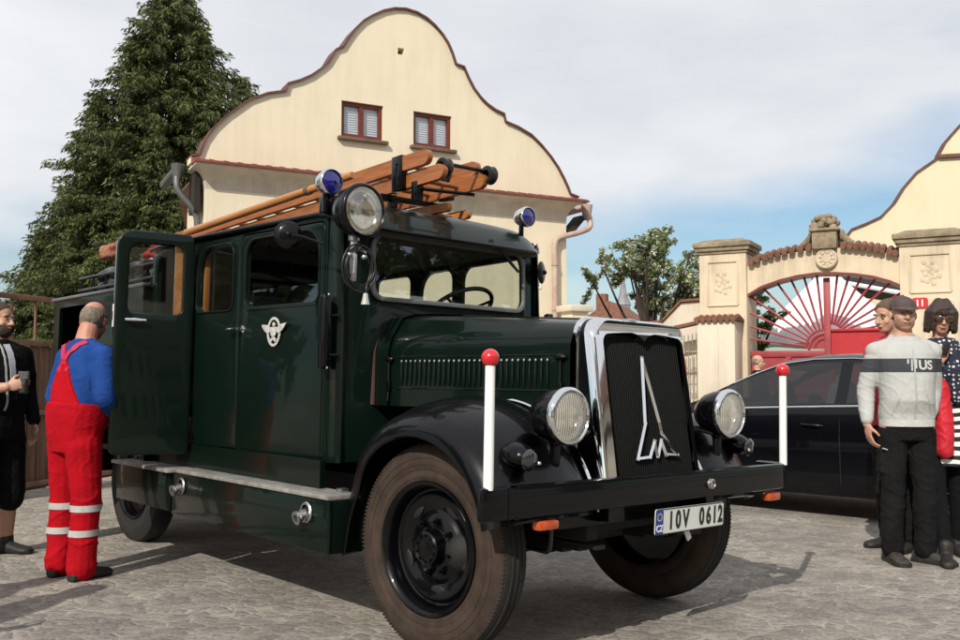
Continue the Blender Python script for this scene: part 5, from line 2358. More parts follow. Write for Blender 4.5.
M['skin'] = skin('skin', (.40, .215, .145), (.52, .295, .20))
M['skinred'] = skin('ruddy_skin', (.42, .17, .11), (.50, .26, .18))
M['greyhair'] = mat('grey_hair', (.12, .095, .07), .7, col2=(.27, .22, .17), vscale=60, bump=.5, bscale=200)
M['darkhair'] = mat('dark_brown_hair', (.020, .011, .008), .45, col2=(.045, .024, .016), vscale=40, stretch=(6, 6, .6), bump=.4, bscale=60)
M['brownhair'] = mat('brown_hair', (.07, .038, .02), .6, col2=(.13, .075, .04), vscale=60, bump=.5, bscale=150)
M['beard'] = mat('dark_beard', (.035, .022, .015), .8, col2=(.075, .045, .03), vscale=80, bump=.6, bscale=250)
M['redtrous'] = mat('red_work_fabric', (.36, .0025, .009), .85, spec=.12, var=.14, vscale=5, bump=.25, bscale=45)
M['strap'] = mat('crimson_strap', (.42, .012, .06), .7, var=.1)
M['blueshirt'] = mat('blue_jersey', (.010, .042, .18), .9, spec=.12, col2=(.016, .06, .24), vscale=5, bump=.25, bscale=45)
M['reflect'] = mat('reflective_band', (.40, .40, .385), .35, var=.12, vscale=30)
M['blackcloth'] = mat('black_cloth', (.006, .006, .007), .9, spec=.12, var=.3, vscale=6, bump=.3, bscale=40)
M['charcoal'] = mat('charcoal_trousers', (.006, .006, .0065), .9, spec=.12, col2=(.012, .012, .013), vscale=5, bump=.35, bscale=35)
M['whiteshirt'] = mat('grey_white_shirt', (.42, .44, .48), .85, var=.1, vscale=12)
M['shoe'] = mat('dark_shoe', (.014, .012, .011), .6, var=.3, vscale=25, bump=.3)
M['shoe2'] = mat('hiking_shoe', (.014, .013, .011), .75, col2=(.050, .043, .035), vscale=26, bump=.4)
M['cap'] = mat('grey_brown_cap', (.055, .038, .038), .85, col2=(.085, .06, .058), vscale=20, bump=.2)
M['eyewhite'] = mat('eye_white', (.30, .26, .23), .3, var=.03)
M['pupil'] = mat('pupil', (.012, .01, .01), .2, var=.1)
M['lip'] = mat('lip', (.30, .10, .08), .5, var=.1)
M['redjacket'] = mat('red_jacket', (.50, .010, .025), .6, var=.12, vscale=6, bump=.25, bscale=40)
M['bluepanel'] = mat('light_blue_panel', (.05, .25, .55), .6, var=.08)
M['sunglass'] = mat('brown_sunglass', (.045, .018, .010), .12, coat=1., var=.2)
M['zip'] = mat('zip', (.35, .35, .36), .4, var=.2)
M['beer'] = mat('dark_beer', (.035, .016, .008), .1, coat=.5, var=.2)
M['lightgrey'] = mat('light_grey_rib', (.50, .50, .48), .85, var=.08, vscale=15, bump=.3, bscale=80)


def cloth_bands(name, base, base2, lo, hi, band):
    """jersey with one knitted dark band between two heights (object space)"""
    m, nt, out = nodes(name)
    p = N(nt, 'ShaderNodeBsdfPrincipled', i_Roughness=.88)
    L(nt, p, 0, out, 0)
    tc = N(nt, 'ShaderNodeTexCoord')
    s = N(nt, 'ShaderNodeSeparateXYZ')
    L(nt, tc, 'Object', s, 0)
    n = N(nt, 'ShaderNodeTexNoise', i_Scale=6., i_Detail=5.)
    L(nt, tc, 'Object', n, 'Vector')
    r = N(nt, 'ShaderNodeValToRGB')
    r.color_ramp.elements[0].color = rgb(base)
    r.color_ramp.elements[1].color = rgb(base2)
    L(nt, n, 0, r, 0)
    a = N(nt, 'ShaderNodeMath', operation='GREATER_THAN')
    a.inputs[1].default_value = lo
    c = N(nt, 'ShaderNodeMath', operation='LESS_THAN')
    c.inputs[1].default_value = hi
    L(nt, s, 2, a, 0)
    L(nt, s, 2, c, 0)
    k = N(nt, 'ShaderNodeMath', operation='MULTIPLY')
    L(nt, a, 0, k, 0)
    L(nt, c, 0, k, 1)
    mx = N(nt, 'ShaderNodeMix', data_type='RGBA')
    L(nt, k, 0, mx, 0)
    L(nt, r, 0, mx, 6)
    mx.inputs[7].default_value = rgb(band)
    L(nt, mx, 2, p, 'Base Color')
    nb = N(nt, 'ShaderNodeTexNoise', i_Scale=70., i_Detail=3.)
    L(nt, tc, 'Object', nb, 'Vector')
    bp = N(nt, 'ShaderNodeBump', i_Strength=.3, i_Distance=.01)
    L(nt, nb, 0, bp, 'Height')
    L(nt, bp, 0, p, 'Normal')
    return m


def stripes(name, a_, b_, pitch):
    m, nt, out = nodes(name)
    p = N(nt, 'ShaderNodeBsdfPrincipled', i_Roughness=.85)
    L(nt, p, 0, out, 0)
    tc = N(nt, 'ShaderNodeTexCoord')
    s = N(nt, 'ShaderNodeSeparateXYZ')
    L(nt, tc, 'Object', s, 0)
    n = N(nt, 'ShaderNodeTexNoise', i_Scale=5.)
    L(nt, tc, 'Object', n, 'Vector')
    ma = N(nt, 'ShaderNodeMath', operation='MULTIPLY_ADD')
    ma.inputs[1].default_value = .05
    L(nt, n, 0, ma, 0)
    L(nt, s, 2, ma, 2)
    d = N(nt, 'ShaderNodeMath', operation='DIVIDE')
    d.inputs[1].default_value = pitch
    L(nt, ma, 0, d, 0)
    f = N(nt, 'ShaderNodeMath', operation='FRACT')
    L(nt, d, 0, f, 0)
    g_ = N(nt, 'ShaderNodeMath', operation='GREATER_THAN')
    g_.inputs[1].default_value = .5
    L(nt, f, 0, g_, 0)
    mx = N(nt, 'ShaderNodeMix', data_type='RGBA')
    L(nt, g_, 0, mx, 0)
    mx.inputs[6].default_value = rgb(a_)
    mx.inputs[7].default_value = rgb(b_)
    L(nt, mx, 2, p, 'Base Color')
    return m


def dots(name, a_, b_, sc):
    m, nt, out = nodes(name)
    p = N(nt, 'ShaderNodeBsdfPrincipled', i_Roughness=.85)
    L(nt, p, 0, out, 0)
    tc = N(nt, 'ShaderNodeTexCoord')
    v = N(nt, 'ShaderNodeTexVoronoi', i_Scale=sc, i_Randomness=.35)
    L(nt, tc, 'Object', v, 'Vector')
    g_ = N(nt, 'ShaderNodeMath', operation='LESS_THAN')
    g_.inputs[1].default_value = .30
    L(nt, v, 0, g_, 0)
    mx = N(nt, 'ShaderNodeMix', data_type='RGBA')
    L(nt, g_, 0, mx, 0)
    mx.inputs[6].default_value = rgb(a_)
    mx.inputs[7].default_value = rgb(b_)
    L(nt, mx, 2, p, 'Base Color')
    return m


M['hoodie'] = cloth_bands('grey_hooded_jersey', (.36, .365, .355), (.45, .455, .44), 1.245, 1.335, (.035, .037, .045))
M['stripe'] = stripes('black_white_stripes', (.012, .012, .014), (.70, .68, .66), .058)
M['dots'] = dots('navy_polka_dots', (.010, .014, .030), (.55, .56, .58), 34)


class Blob(MB):
    def cap(s, p0, p1, r0, r1=None, seg=14):
        r1 = r0 if r1 is None else r1
        s.cyl(p0, p1, r0, r1, seg)
        s.ell(p0, r0, u=seg, v=8)
        s.ell(p1, r1, u=seg, v=8)

    def chain(s, pts):
        for (p, r), (q, t) in zip(pts, pts[1:]):
            s.cap(p, q, r, t)

    def loft(s, rings, seg=24, ex=2.3):
        rows = []
        for (c, rx, ry) in rings:
            row = []
            for k in range(seg):
                a = 2 * math.pi * k / seg
                ca, sa = math.cos(a), math.sin(a)
                row.append(V(c) + V((rx * abs(ca) ** (2 / ex) * (1 if ca > 0 else -1), ry * abs(sa) ** (2 / ex) * (1 if sa > 0 else -1), 0)))
            rows.append(row)
        s.grid(rows, cv=True, cap=True)

    def tf(s, start, Mx):
        s.bm.verts.ensure_lookup_table()
        for v in s.bm.verts[start:]:
            v.co = Mx @ v.co

    def finish(s, name, mats, parent, voxel=.008, it=5, fold=0., ff=9., zf=None, seed=0.):
        bmesh.ops.recalc_face_normals(s.bm, faces=s.bm.faces[:])
        me = bpy.data.meshes.new('tmp')
        s.bm.to_mesh(me)
        s.bm.free()
        o = bpy.data.objects.new('tmp', me)
        COL.objects.link(o)
        r = o.modifiers.new('r', 'REMESH')
        r.mode = 'VOXEL'
        r.voxel_size = voxel
        r.use_smooth_shade = True
        if it:
            q = o.modifiers.new('s', 'SMOOTH')
            q.factor = .5
            q.iterations = it
        dg = bpy.context.evaluated_depsgraph_get()
        m2 = bpy.data.meshes.new_from_object(o.evaluated_get(dg))
        bpy.data.objects.remove(o)
        bpy.data.meshes.remove(me)
        if fold:
            nr = [v.normal.copy() for v in m2.vertices]
            for v, n in zip(m2.vertices, nr):
                c = v.co
                k = noise.noise(V((c.x * ff * .8 + seed, c.y * ff * .8, c.z * ff * .9)))
                w_ = noise.noise(V((c.x * ff * .5, c.y * ff * .5 + seed, c.z * ff * .5))) * 1.2
                rg_ = 1 - abs(noise.noise(V((c.x * ff * .9 + w_, c.y * ff * .9 - w_, c.z * ff * 1.7 + c.x * ff * .8 + seed * 3)))) * 3.2
                k = .8 * k + .75 * max(0, rg_) ** 2 - .25
                v.co = c + n * (k * fold * (zf(c) if zf else 1))
        m2.name = name
        m2.materials.clear()
        for m_ in (mats if isinstance(mats, list) else [mats]):
            m2.materials.append(m_)
        for p in m2.polygons:
            p.use_smooth = True
            p.material_index = 0
        return link(name, m2, parent)


def hand(b, w, d, n, s, curl=.5, k=1.0, spread=.0):
    """wrist w, finger direction d, palm normal n (fingers curl towards it), thumb side s"""
    w, d, n, s = V(w), V(d).normalized(), V(n), V(s)
    n = (n - d * n.dot(d)).normalized()
    s = (s - d * s.dot(d) - n * s.dot(n)).normalized()
    palm = w + d * .050 * k
    rot = frame((0, 0, 0), s, d, n)
    b.ell(palm, (.040 * k, .052 * k, .016 * k), rot=rot, u=14, v=10)
    b.ell(w + d * .012 * k, (.028 * k, .03 * k, .019 * k), rot=rot, u=12, v=8)
    b.ell(w + d * .035 * k + s * .022 * k + n * .008, (.018 * k, .03 * k, .015 * k), rot=rot, u=10, v=8)
    for i, (o, ln) in enumerate(((.029, .95), (.010, 1.05), (-.010, .98), (-.028, .78))):
        p = w + d * (.092 - .004 * abs(i - 1)) * k + s * o * k
        ang = curl * .6
        dirv = d
        fs = s * (spread * (o / .03) * .3)
        for j, (sl, r0, r1) in enumerate(((.042, .0095, .0088), (.026, .0086, .0078), (.020, .0076, .0064))):
            dirv = (d * math.cos(ang) + n * math.sin(ang) + fs).normalized()
            q = p + dirv * sl * ln * k
            b.cap(p, q, r0 * k, r1 * k, 8)
            p = q
            ang += curl * (.9 if j == 0 else .7)
    p = w + d * .030 * k + s * .030 * k + n * .004
    t1 = (d * .62 + s * .62 + n * .35).normalized()
    q = p + t1 * .042 * k
    b.cap(p, q, .0125 * k, .0105 * k, 8)
    t2 = (d * .85 + s * .20 + n * (.35 + curl * .4)).normalized()
    b.cap(q, q + t2 * .032 * k, .0102 * k, .0082 * k, 8)


HEADP = V((0, .012, 1.632))


def head_elems(b, Mx, jaw=1.0, fem=False):
    st = len(b.bm.verts)
    b.ell((0, .014, .030), (.0745, .096, .088), u=24, v=16)
    b.ell((0, -.028, -.036), (.0605 * jaw, .064, .078), u=20, v=14)
    b.ell((0, -.048, -.084), (.042 * jaw, .040, .030), u=16, v=10)
    b.ell((0, -.060, -.094), (.022 * jaw, .024, .019), u=12, v=8)
    b.cap((0, -.089, .006), (0, -.112, -.034), .0085, .0135, 10)
    for s in (-1, 1):
        b.ell((s * .011, -.100, -.037), (.009, .011, .008), u=10, v=8)
        b.ell((s * .034, -.081, .020), (.022, .012, .008), rot=(0, s * R(8), 0), u=12, v=8)
        b.ell((s * .037, -.064, -.032), (.022, .020, .022), u=12, v=8)
        b.ell((s * .0765, .014, -.010), (.009, .020, .031), rot=(R(-8), 0, s * R(18)), u=12, v=10)
        b.ell((s * .080, .018, .000), (.007, .016, .018), rot=(0, 0, s * R(24)), u=10, v=8)
    b.ell((0, -.091, -.060), (.023, .0095, .006), u=12, v=8)
    b.ell((0, -.090, -.069), (.020, .0095, .0065), u=12, v=8)
    b.tf(st, Mx)


def face_parts(root, Mx, browm, glasses=False):
    b = MB()
    for s in (-1, 1):
        b.mi = 0
        b.ell((s * .031, -.0855, -.001), (.0125, .008, .0052), u=12, v=8)
        b.mi = 1
        b.ell((s * .031, -.0915, -.001), (.0058, .0028, .0046), u=10, v=6)
    for v in b.bm.verts:
        v.co = Mx @ v.co
    b.build('eyes', [M['eyewhite'], M['pupil']], root, None)
    b = MB()
    for s in (-1, 1):
        b.tube([(s * .014, -.0965, .020), (s * .032, -.0965, .026), (s * .050, -.084, .021)], [.0035, .0042, .002], 6)
    for v in b.bm.verts:
        v.co = Mx @ v.co
    b.build('eyebrows', browm, root, None)
    b = MB()
    b.tube([(-.022, -.0955, -.0645), (0, -.1005, -.0635), (.022, -.0955, -.0645)], [.002, .0042, .002], 6)
    for v in b.bm.verts:
        v.co = Mx @ v.co
    b.build('lips', M['lip'], root, None)


def hair_shell(root, Mx, name, m, c, r, keep, amp=.004, freq=30., sub=5):
    bb = bmesh.new()
    bmesh.ops.create_icosphere(bb, subdivisions=sub, radius=1)
    for v in bb.verts:
        n = v.co.normalized()
        v.co = V((c[0] + v.co.x * r[0], c[1] + v.co.y * r[1], c[2] + v.co.z * r[2]))
        v.co += n * (amp * noise.noise(v.co * freq) + amp * .6 * noise.noise(v.co * freq * 2.6))
    bmesh.ops.delete(bb, geom=[v for v in bb.verts if not keep(v.co)], context='VERTS')
    b = MB()
    b.add(bb, Mx)
    bb.free()
    return b.build(name, m, root, None, norm=False)


def shoe_elems(b, ankle, dirv, L_=.27, w_=.048, h_=.075):
    d = V(dirv).normalized()
    s = V((-d.y, d.x, 0))
    a = V((ankle[0], ankle[1], 0))
    fr = frame((0, 0, 0), s, d, (0, 0, 1))
    rows = []
    for t, wk, hk, zc in ((-.31, .30, .40, 0), (-.29, .72, .85, 0), (-.2, .86, 1.1, 0), (-.02, .92, 1.10, 0), (.12, .92, 1.0, 0), (.30, 1.0, .80, 0), (.48, 1.08, .66, 0), (.60, .98, .58, 0), (.68, .68, .48, 0), (.71, .25, .30, 0)):
        row = []
        for k in range(14):
            an = 2 * math.pi * k / 14
            x = w_ * wk * math.cos(an)
            z = h_ * hk * .5 + h_ * hk * .5 * math.sin(an)
            if math.sin(an) < 0:
                z = max(.0, h_ * hk * .5 + h_ * hk * .75 * math.sin(an))
            row.append(a + s * x + d * (t * L_) + V((0, 0, z + .002)))
        rows.append(row)
    b.grid(rows, cv=True, cap=True)


def sole_elems(b, ankle, dirv, L_=.27, w_=.052):
    d = V(dirv).normalized()
    s = V((-d.y, d.x, 0))
    a = V((ankle[0], ankle[1], 0))
    out = []
    for t, wk in ((-.32, .35), (-.30, .75), (-.2, .9), (0, .9), (.15, .92), (.35, 1.05), (.5, 1.08), (.62, .95), (.70, .6), (.725, .2)):
        out.append((t, wk))
    poly = [a + s * w_ * wk + d * t * L_ + V((0, 0, .001)) for t, wk in out] + [a - s * w_ * wk + d * t * L_ + V((0, 0, .001)) for t, wk in reversed(out)]
    b.prism(poly, (0, 0, .022))


def limb(b, pts, seg=16):
    b.chain(pts)


def yoke(b, RS, LS, r, Mx=None):
    for S_ in (RS, LS):
        a = V((math.copysign(.055, S_.x), .014, 1.452))
        if Mx is not None:
            a = Mx @ a
        b.cap(a, S_ + V((0, 0, -.004)), r * .62, r)


def bvh_of(o):
    return BVHTree.FromPolygons([v.co for v in o.data.vertices], [list(p.vertices) for p in o.data.polygons])


def ribbon(root, name, bvh, pts, dirs, w_, m, off=.005):
    """strip pressed on to a surface: each point cast along its direction"""
    hits = []
    for p, d in zip(pts, dirs):
        h = bvh.ray_cast(V(p) - V(d).normalized() * .6, V(d).normalized())
        if h[0] is not None and (not hits or (h[0] - hits[-1][0]).length < .09):
            hits.append((h[0], h[1]))
    rows = []
    for i, (p, n) in enumerate(hits):
        a = hits[max(i - 1, 0)][0]
        c = hits[min(i + 1, len(hits) - 1)][0]
        t = (c - a).normalized()
        s = n.cross(t).normalized()
        rows.append([p - s * w_ * .5 + n * .000, p - s * w_ * .5 + n * off, p + s * w_ * .5 + n * off, p + s * w_ * .5 + n * .000])
    b = MB()
    b.grid(rows)
    return b.build(name, m, root, 60)


def ring_band(root, name, bvh, c, z0, z1, m, off=.005, rmax=.16, n=28):
    rows = []
    for z in (z0, z1):
        row = []
        for k in range(n):
            a = 2 * math.pi * k / n
            d = V((math.cos(a), math.sin(a), 0))
            cz = V((c[0], c[1], z))
            h = bvh.ray_cast(cz, d, rmax)
            q = h[0] if h[0] is not None else cz + d * rmax * .6
            row.append(q + d * off)
        rows.append(row)
    b = MB()
    b.grid(rows, cv=True)
    return b.build(name, m, root, None)


def rot_head(yaw=0, pitch=0, roll=0, shift=(0, 0, 0)):
    """yaw>0 turns the face to the image left when facing -y"""
    piv = V((0, .03, 1.50))
    return Matrix.Translation(V(shift)) @ Matrix.Translation(piv) @ Euler((R(pitch), R(roll), R(-yaw))).to_matrix().to_4x4() @ Matrix.Translation(HEADP - piv)


def person(loc, rz, k, label):
    o = empty('person', loc, rz, label, 'person')
    o.scale = (k, k, k)
    return o


def torso(b, fat=1.0, z0=.90, z1=1.47, sh=.175, belly=0., off=0.):
    rings = [((0, .0, z0), .150 * fat + off, .105 * fat + off), ((0, .0, z0 + .08), .158 * fat + off, .110 * fat + off), ((0, -.01 - belly * .5, 1.06), .150 * fat + off, .108 * fat + belly + off), ((0, -.008 - belly * .3, 1.16), .156 * fat + off, .112 * fat + belly * .6 + off), ((0, -.004, 1.28), .172 * fat + off, .118 + off), ((0, .004, 1.37), .172 + off, .106 + off), ((0, .010, 1.43), .145 + off, .080 + off), ((0, .014, z1), .085 + off, .060 + off), ((0, .014, z1 + .03), .062 + off * .5, .056 + off * .5)]
    b.loft(rings)


# ---- man in the grey hooded jersey ------------------------------------------------
p = person((2.845, 6.2, 0), R(-6), 1.01, 'man in a grey hooded jersey, dark cap and black trousers standing in front')
HM = rot_head(yaw=4, pitch=-2, roll=2)
b = Blob()
head_elems(b, HM @ Matrix.Identity(4), 1.06)
b.cap((0, .028, 1.56), (0, .02, 1.43), .056, .064)
torso(b, .92)
RS, RE, RWR = V((-.182, .01, 1.385)), V((-.245, .03, 1.13)), V((-.262, -.035, .905))
LS, LE, LW = V((.176, .01, 1.385)), V((.200, .08, 1.13)), V((.165, .05, .93))
b.chain([(RS, .05), (RE, .040), (RWR, .027)])
b.chain([(LS, .05), (LE, .040), (LW, .027)])
hand(b, RWR, (.10, -.12, -1), (.9, .15, 0), (.1, -1, 0), .55)
hand(b, LW, (-.1, -.05, -1), (-.9, 0, 0), (0, -1, 0), .6)
for s in (-1, 1):
    b.chain([(V((s * .09, 0, .90)), .085), (V((s * .10, -.01, .50)), .055), (V((s * .11, .02, .09)), .038)])
b.finish('body', M['skin'], p, .0055, 3)
face_parts(p, HM, M['brownhair'])
hair_shell(p, HM, 'hair', M['brownhair'], (0, .018, .020), (.0785, .099, .086), lambda c: c.z < .055 and c.z > -.055 and c.y > .0 - .0 * c.z)
hair_shell(p, HM, 'stubble', mat('stubble_skin', (.26, .135, .09), .7, col2=(.36, .2, .14), vscale=120), (0, -.030, -.052), (.0625, .068, .066), lambda c: c.z < -.048 and c.y < -.0 and not (abs(c.x) < .024 and c.z > -.076), .001)
# cap
b = MB()
rows = []
for i in range(9):
    t = i / 8
    a = R(90 * t)
    rows.append([V((0, .012, .040)) + V((math.cos(q) * .084 * math.cos(a), math.sin(q) * .105 * math.cos(a), .085 * math.sin(a) * (1 + .06 * math.cos(q - math.pi)))) for q in [2 * math.pi * k / 32 for k in range(32)]])
b.grid(rows, cv=True)
rows = []
for i in range(13):
    a = R(200 + 140 * i / 12)
    e = V((math.cos(a) * .083, .012 + math.sin(a) * .104, .042))
    o_ = V((math.cos(a) * .086, .012 + math.sin(a) * .104 - .068 * (1 - abs(i - 6) / 6) ** .6, .034 - .016 * (1 - abs(i - 6) / 6) - .004))
    rows.append([e, e.lerp(o_, .5) + V((0, 0, .004)), o_, o_ + V((0, 0, -.004)), e + V((0, 0, -.006))])
b.grid(rows, cap=True)
b.ell((0, .012, .127), (.008, .008, .005))
for v in b.bm.verts:
    v.co = HM @ v.co
b.build('cap', M['cap'], p, 50)
# jersey
b = Blob()
torso(b, .98, .895, 1.455, off=.022, belly=.018)
yoke(b, RS, LS, .066)
b.chain([(RS + V((.01, 0, .0)), .066), (RS.lerp(RE, .5), .062), (RE, .057), (RE.lerp(RWR, .6), .050), (RWR + V((0, 0, .03)), .040)])
b.chain([(LS + V((-.01, 0, .0)), .066), (LS.lerp(LE, .5), .062), (LE, .057), (LE.lerp(LW, .6), .050), (LW + V((0, 0, .03)), .040)])
b.ell((0, .075, 1.455), (.105, .062, .048))                          # hood lying on the back
for s in (-1, 1):
    b.cap((s * .07, .03, 1.475), (s * .018, -.085, 1.40), .028, .018)
nk = [V((math.sin(R(a)) * .082, .016 - math.cos(R(a)) * .072, 1.452 + .030 * (1 - math.cos(R(a))) * .5)) for a in range(20, 341, 20)]
b.chain([(q, .023) for q in nk])
b.ell((0, .02, .93), (.165, .125, .05))
jersey = b.finish('hooded_jersey', M['hoodie'], p, .007, 4, .0045, 7., seed=1.)
bv = bvh_of(jersey)
ribbon(p, 'zip', bv, [(.012, 0, z / 100) for z in range(91, 140, 3)], [(0, 1, 0)] * 17, .010, M['zip'], .003)
for s_ in (-1, 1):
    ribbon(p, 'pocket_seam', bv, [(s_ * (.125 - .05 * t / 6), 0, .96 + .15 * t / 6) for t in range(7)], [(0, 1, 0)] * 7, .007, M['zip'], .002)
tm = text_mesh('US', .082, .0, 1.0, .003)
for v in tm.vertices:
    h = bv.ray_cast(V((v.co.x + .085, -.6, v.co.y + 1.290)), V((0, 1, 0)))
    y = h[0].y if h[0] is not None else -.14
    v.co = V((v.co.x + .085, y - .003, v.co.y + 1.290))
tx = link('jersey_letters', tm, p)
tm.materials.append(M['lightgrey'])
b = MB()
for x, z, w_, h_ in ((-.025, 1.315, .012, .03), (-.005, 1.29, .010, .08), (.022, 1.30, .012, .06)):
    h = bv.ray_cast(V((x, -.6, z)), V((0, 1, 0)))
    b.box((x, h[0].y - .001, z), (w_, .004, h_))
b.build('band_marks', M['lightgrey'], tx)
ribbon(p, 'waist_rib', bv, [(.17 * math.cos(R(a)), .13 * math.sin(R(a)), .915) for a in range(180, 361, 10)], [(-math.cos(R(a)), -math.sin(R(a)), 0) for a in range(180, 361, 10)], .045, M['lightgrey'], .003)
# trousers
b = Blob()
b.loft([((0, .005, .985), .158, .115), ((0, .005, .90), .168, .122), ((0, .01, .80), .172, .120)])
for s in (-1, 1):
    hp, kn, an = V((s * .088, .005, .84)), V((s * .100, -.012, .49)), V((s * .105, .02, .085))
    b.chain([(hp, .098), (hp.lerp(kn, .5), .086), (kn, .076), (kn.lerp(an, .5), .073), (an, .072)])
b.box((-.175, .0, .66), (.03, .11, .16), .012)
trs = b.finish('trousers', M['charcoal'], p, .008, 4, .007, 8., lambda c: 1.2 if c.z < .6 else .7, seed=2.)
b = MB()
b.box((-.165, -.075, .745), (.035, .01, .006), rot=(0, .3, .4))
b.build('pocket_tab', M['lightgrey'], trs)
for s, dr in ((-1, (.1, -1, 0)), (1, (.75, -.75, 0))):
    b = Blob()
    a = (s * .105, .02, 0)
    shoe_elems(b, a, dr, .275, .047, .085)
    b.cap((a[0], a[1], .06), (a[0], a[1], .11), .045, .045)
    sh_ = b.finish('shoe', M['shoe2'], p, .006, 3)
    b = MB()
    sole_elems(b, a, dr, .28, .052)
    b.build('sole', M['shoe'], sh_)

# ---- man in the red jacket behind him ---------------------------------------------
p = person((2.97, 6.66, 0), R(-72), 1.02, 'man in a red and blue jacket half hidden behind the man with the cap')
HM = rot_head(yaw=-6, pitch=8, shift=(0, -.03, 0))
b = Blob()
head_elems(b, HM)
b.cap((0, .0, 1.56), (0, .02, 1.43), .055, .064)
torso(b, .92)
RS, RE, RWR = V((-.185, .0, 1.38)), V((-.24, .03, 1.14)), V((-.13, -.13, 1.03))
LS, LE, LW = V((.19, .02, 1.38)), V((.38, .03, 1.12)), V((.40, .04, .86))
b.chain([(RS, .05), (RE, .04), (RWR, .027)])
b.chain([(LS, .05), (LE, .04), (LW, .027)])
hand(b, RWR, (.6, -.75, -.1), (.3, .5, -1), (0, 0, 1), .8)
hand(b, LW, (0, -.1, -1), (-1, 0, 0), (0, -1, 0), .5)
for s in (-1, 1):
    b.chain([(V((s * .09, 0, .90)), .085), (V((s * .10, -.01, .50)), .055), (V((s * .11, .02, .09)), .038)])
b.finish('body', M['skin'], p, .0055, 3)
face_parts(p, HM, M['brownhair'])
hair_shell(p, HM, 'hair', M['brownhair'], (0, .018, .036), (.080, .101, .090), lambda c: c.z > .055 - (c.y + .06) * 1.1 and c.z > -.07, .005)
b = Blob()
torso(b, 1.0, .86, 1.46, off=.03)
yoke(b, RS, LS, .070)
b.chain([(RS, .070), (RS.lerp(RE, .5), .068), (RE, .062), (RE.lerp(RWR, .8), .050)])
b.chain([(LS, .070), (LS.lerp(LE, .5), .070), (LE, .066), (LW, .062), (LW + V((0, 0, -.14)), .060)])
b.ell((0, .02, 1.475), (.085, .08, .04))
jk = b.finish('jacket', M['redjacket'], p, .008, 4, .007, 8., seed=3.)
bv = bvh_of(jk)
for x, m_, w_ in ((.10, M['bluepanel'], .07), (.165, M['signwhite'], .045), (-.10, M['bluepanel'], .07)):
    ribbon(p, 'shoulder_panel', bv, [(x, y / 100, 1.5) for y in range(-10, 13, 2)], [(0, 0, -1)] * 12, w_, m_, .004)
    ribbon(p, 'shoulder_panel', bv, [(x, 0, z / 100) for z in range(124, 143, 3)], [(0, 1, 0)] * 7, w_, m_, .004)
b = Blob()
b.loft([((0, .005, .985), .155, .112), ((0, .005, .90), .165, .12), ((0, .01, .80), .17, .118)])
for s in (-1, 1):
    hp, kn, an = V((s * .088, .005, .84)), V((s * .100, -.01, .49)), V((s * .105, .02, .09))
    b.chain([(hp, .096), (kn, .072), (an, .064)])
b.finish('trousers', M['charcoal'], p, .009, 4, .007, 8., seed=4.)
for s, dr in ((-1, (-.1, -1, 0)), (1, (.2, -1, 0))):
    b = Blob()
    shoe_elems(b, (s * .105, .02, 0), dr, .275, .047, .08)
    b.cap((s * .105, .02, .06), (s * .105, .02, .1), .044, .044)
    b.finish('shoe', M['shoe'], p, .006, 3)

# ---- woman with sunglasses --------------------------------------------------------
p = person((3.21, 6.44, 0), R(-14), 1.0, 'woman in sunglasses with a polka dot scarf and striped dress at the right edge')
HM = rot_head(yaw=2, pitch=2, roll=4)
b = Blob()
head_elems(b, HM @ Matrix.Diagonal((.94, .95, .96, 1)), .92, True)
b.cap((0, .025, 1.56), (0, .02, 1.43), .046, .054)
torso(b, .86)
RS, RE, RWR = V((-.155, .0, 1.375)), V((-.165, -.07, 1.12)), V((-.055, -.22, 1.33))
LS, LE, LW = V((.155, .0, 1.375)), V((.215, .03, 1.14)), V((.22, -.05, .92))
b.chain([(RS, .045), (RE, .036), (RWR, .024)])
b.chain([(LS, .045), (LE, .036), (LW, .024)])
hand(b, RWR, (.35, .05, 1), (.35, .9, 0), (-.2, .6, .3), 1.0, .92)
hand(b, LW, (0, -.1, -1), (-1, 0, 0), (0, -1, 0), .5, .92)
for s in (-1, 1):
    ft = -.34 if s < 0 else .05
    b.chain([(V((s * .085, 0, .86)), .075), (V((s * .085, ft * .4 - .01, .50)), .050), (V((s * .08, ft + .02, .09)), .034)])
b.finish('body', M['skin'], p, .0055, 3)
face_parts(p, HM, M['darkhair'])
b = Blob()
for k in range(40):                                                  # bob: locks from the crown round to the jaw
    a = R(-52 + 284 * k / 39)
    rx, ry = .088, .108
    top = V((math.cos(a) * .03, .012 + math.sin(a) * .035, .128))
    mid = V((math.cos(a) * rx, .012 + math.sin(a) * ry, .045))
    low = V((math.cos(a) * (rx + .008), .018 + math.sin(a) * ry, -.07 + .02 * math.sin(k * 1.7)))
    b.chain([(HM @ top, .018), (HM @ mid, .020), (HM @ low, .014)])
for k in range(12):                                                  # fringe
    x = -.066 + .132 * k / 11
    b.chain([(HM @ V((x * .3, -.04, .120)), .016), (HM @ V((x * .9, -.093 + abs(x) * .5, .070)), .014), (HM @ V((x * 1.05 + .006, -.103 + abs(x) * .65, .030)), .008)])
b.ell(HM @ V((0, .02, .05)), (.085, .10, .085))
b.finish('hair', M['darkhair'], p, .006, 2, .003, 40., seed=5.)
b = MB()
for s in (-1, 1):
    b.ell((s * .034, -.103, -.002), (.031, .006, .023), rot=(0, 0, s * R(16)), u=16, v=8)
    b.tube([(s * .062, -.095, .004), (s * .082, -.02, .006)], .003, 6)
b.tube([(-.01, -.110, .004), (.01, -.110, .004)], .003, 6)
for v in b.bm.verts:
    v.co = HM @ v.co
b.build('sunglasses', M['sunglass'], p, None)
b = Blob()
b.loft([((0, .0, .62), .185, .150), ((0, 0, .80), .178, .140), ((0, 0, .92), .168, .128), ((0, -.0, 1.08), .148, .115), ((0, -.005, 1.25), .172, .130), ((0, .004, 1.37), .168, .112), ((0, .012, 1.44), .12, .08)])
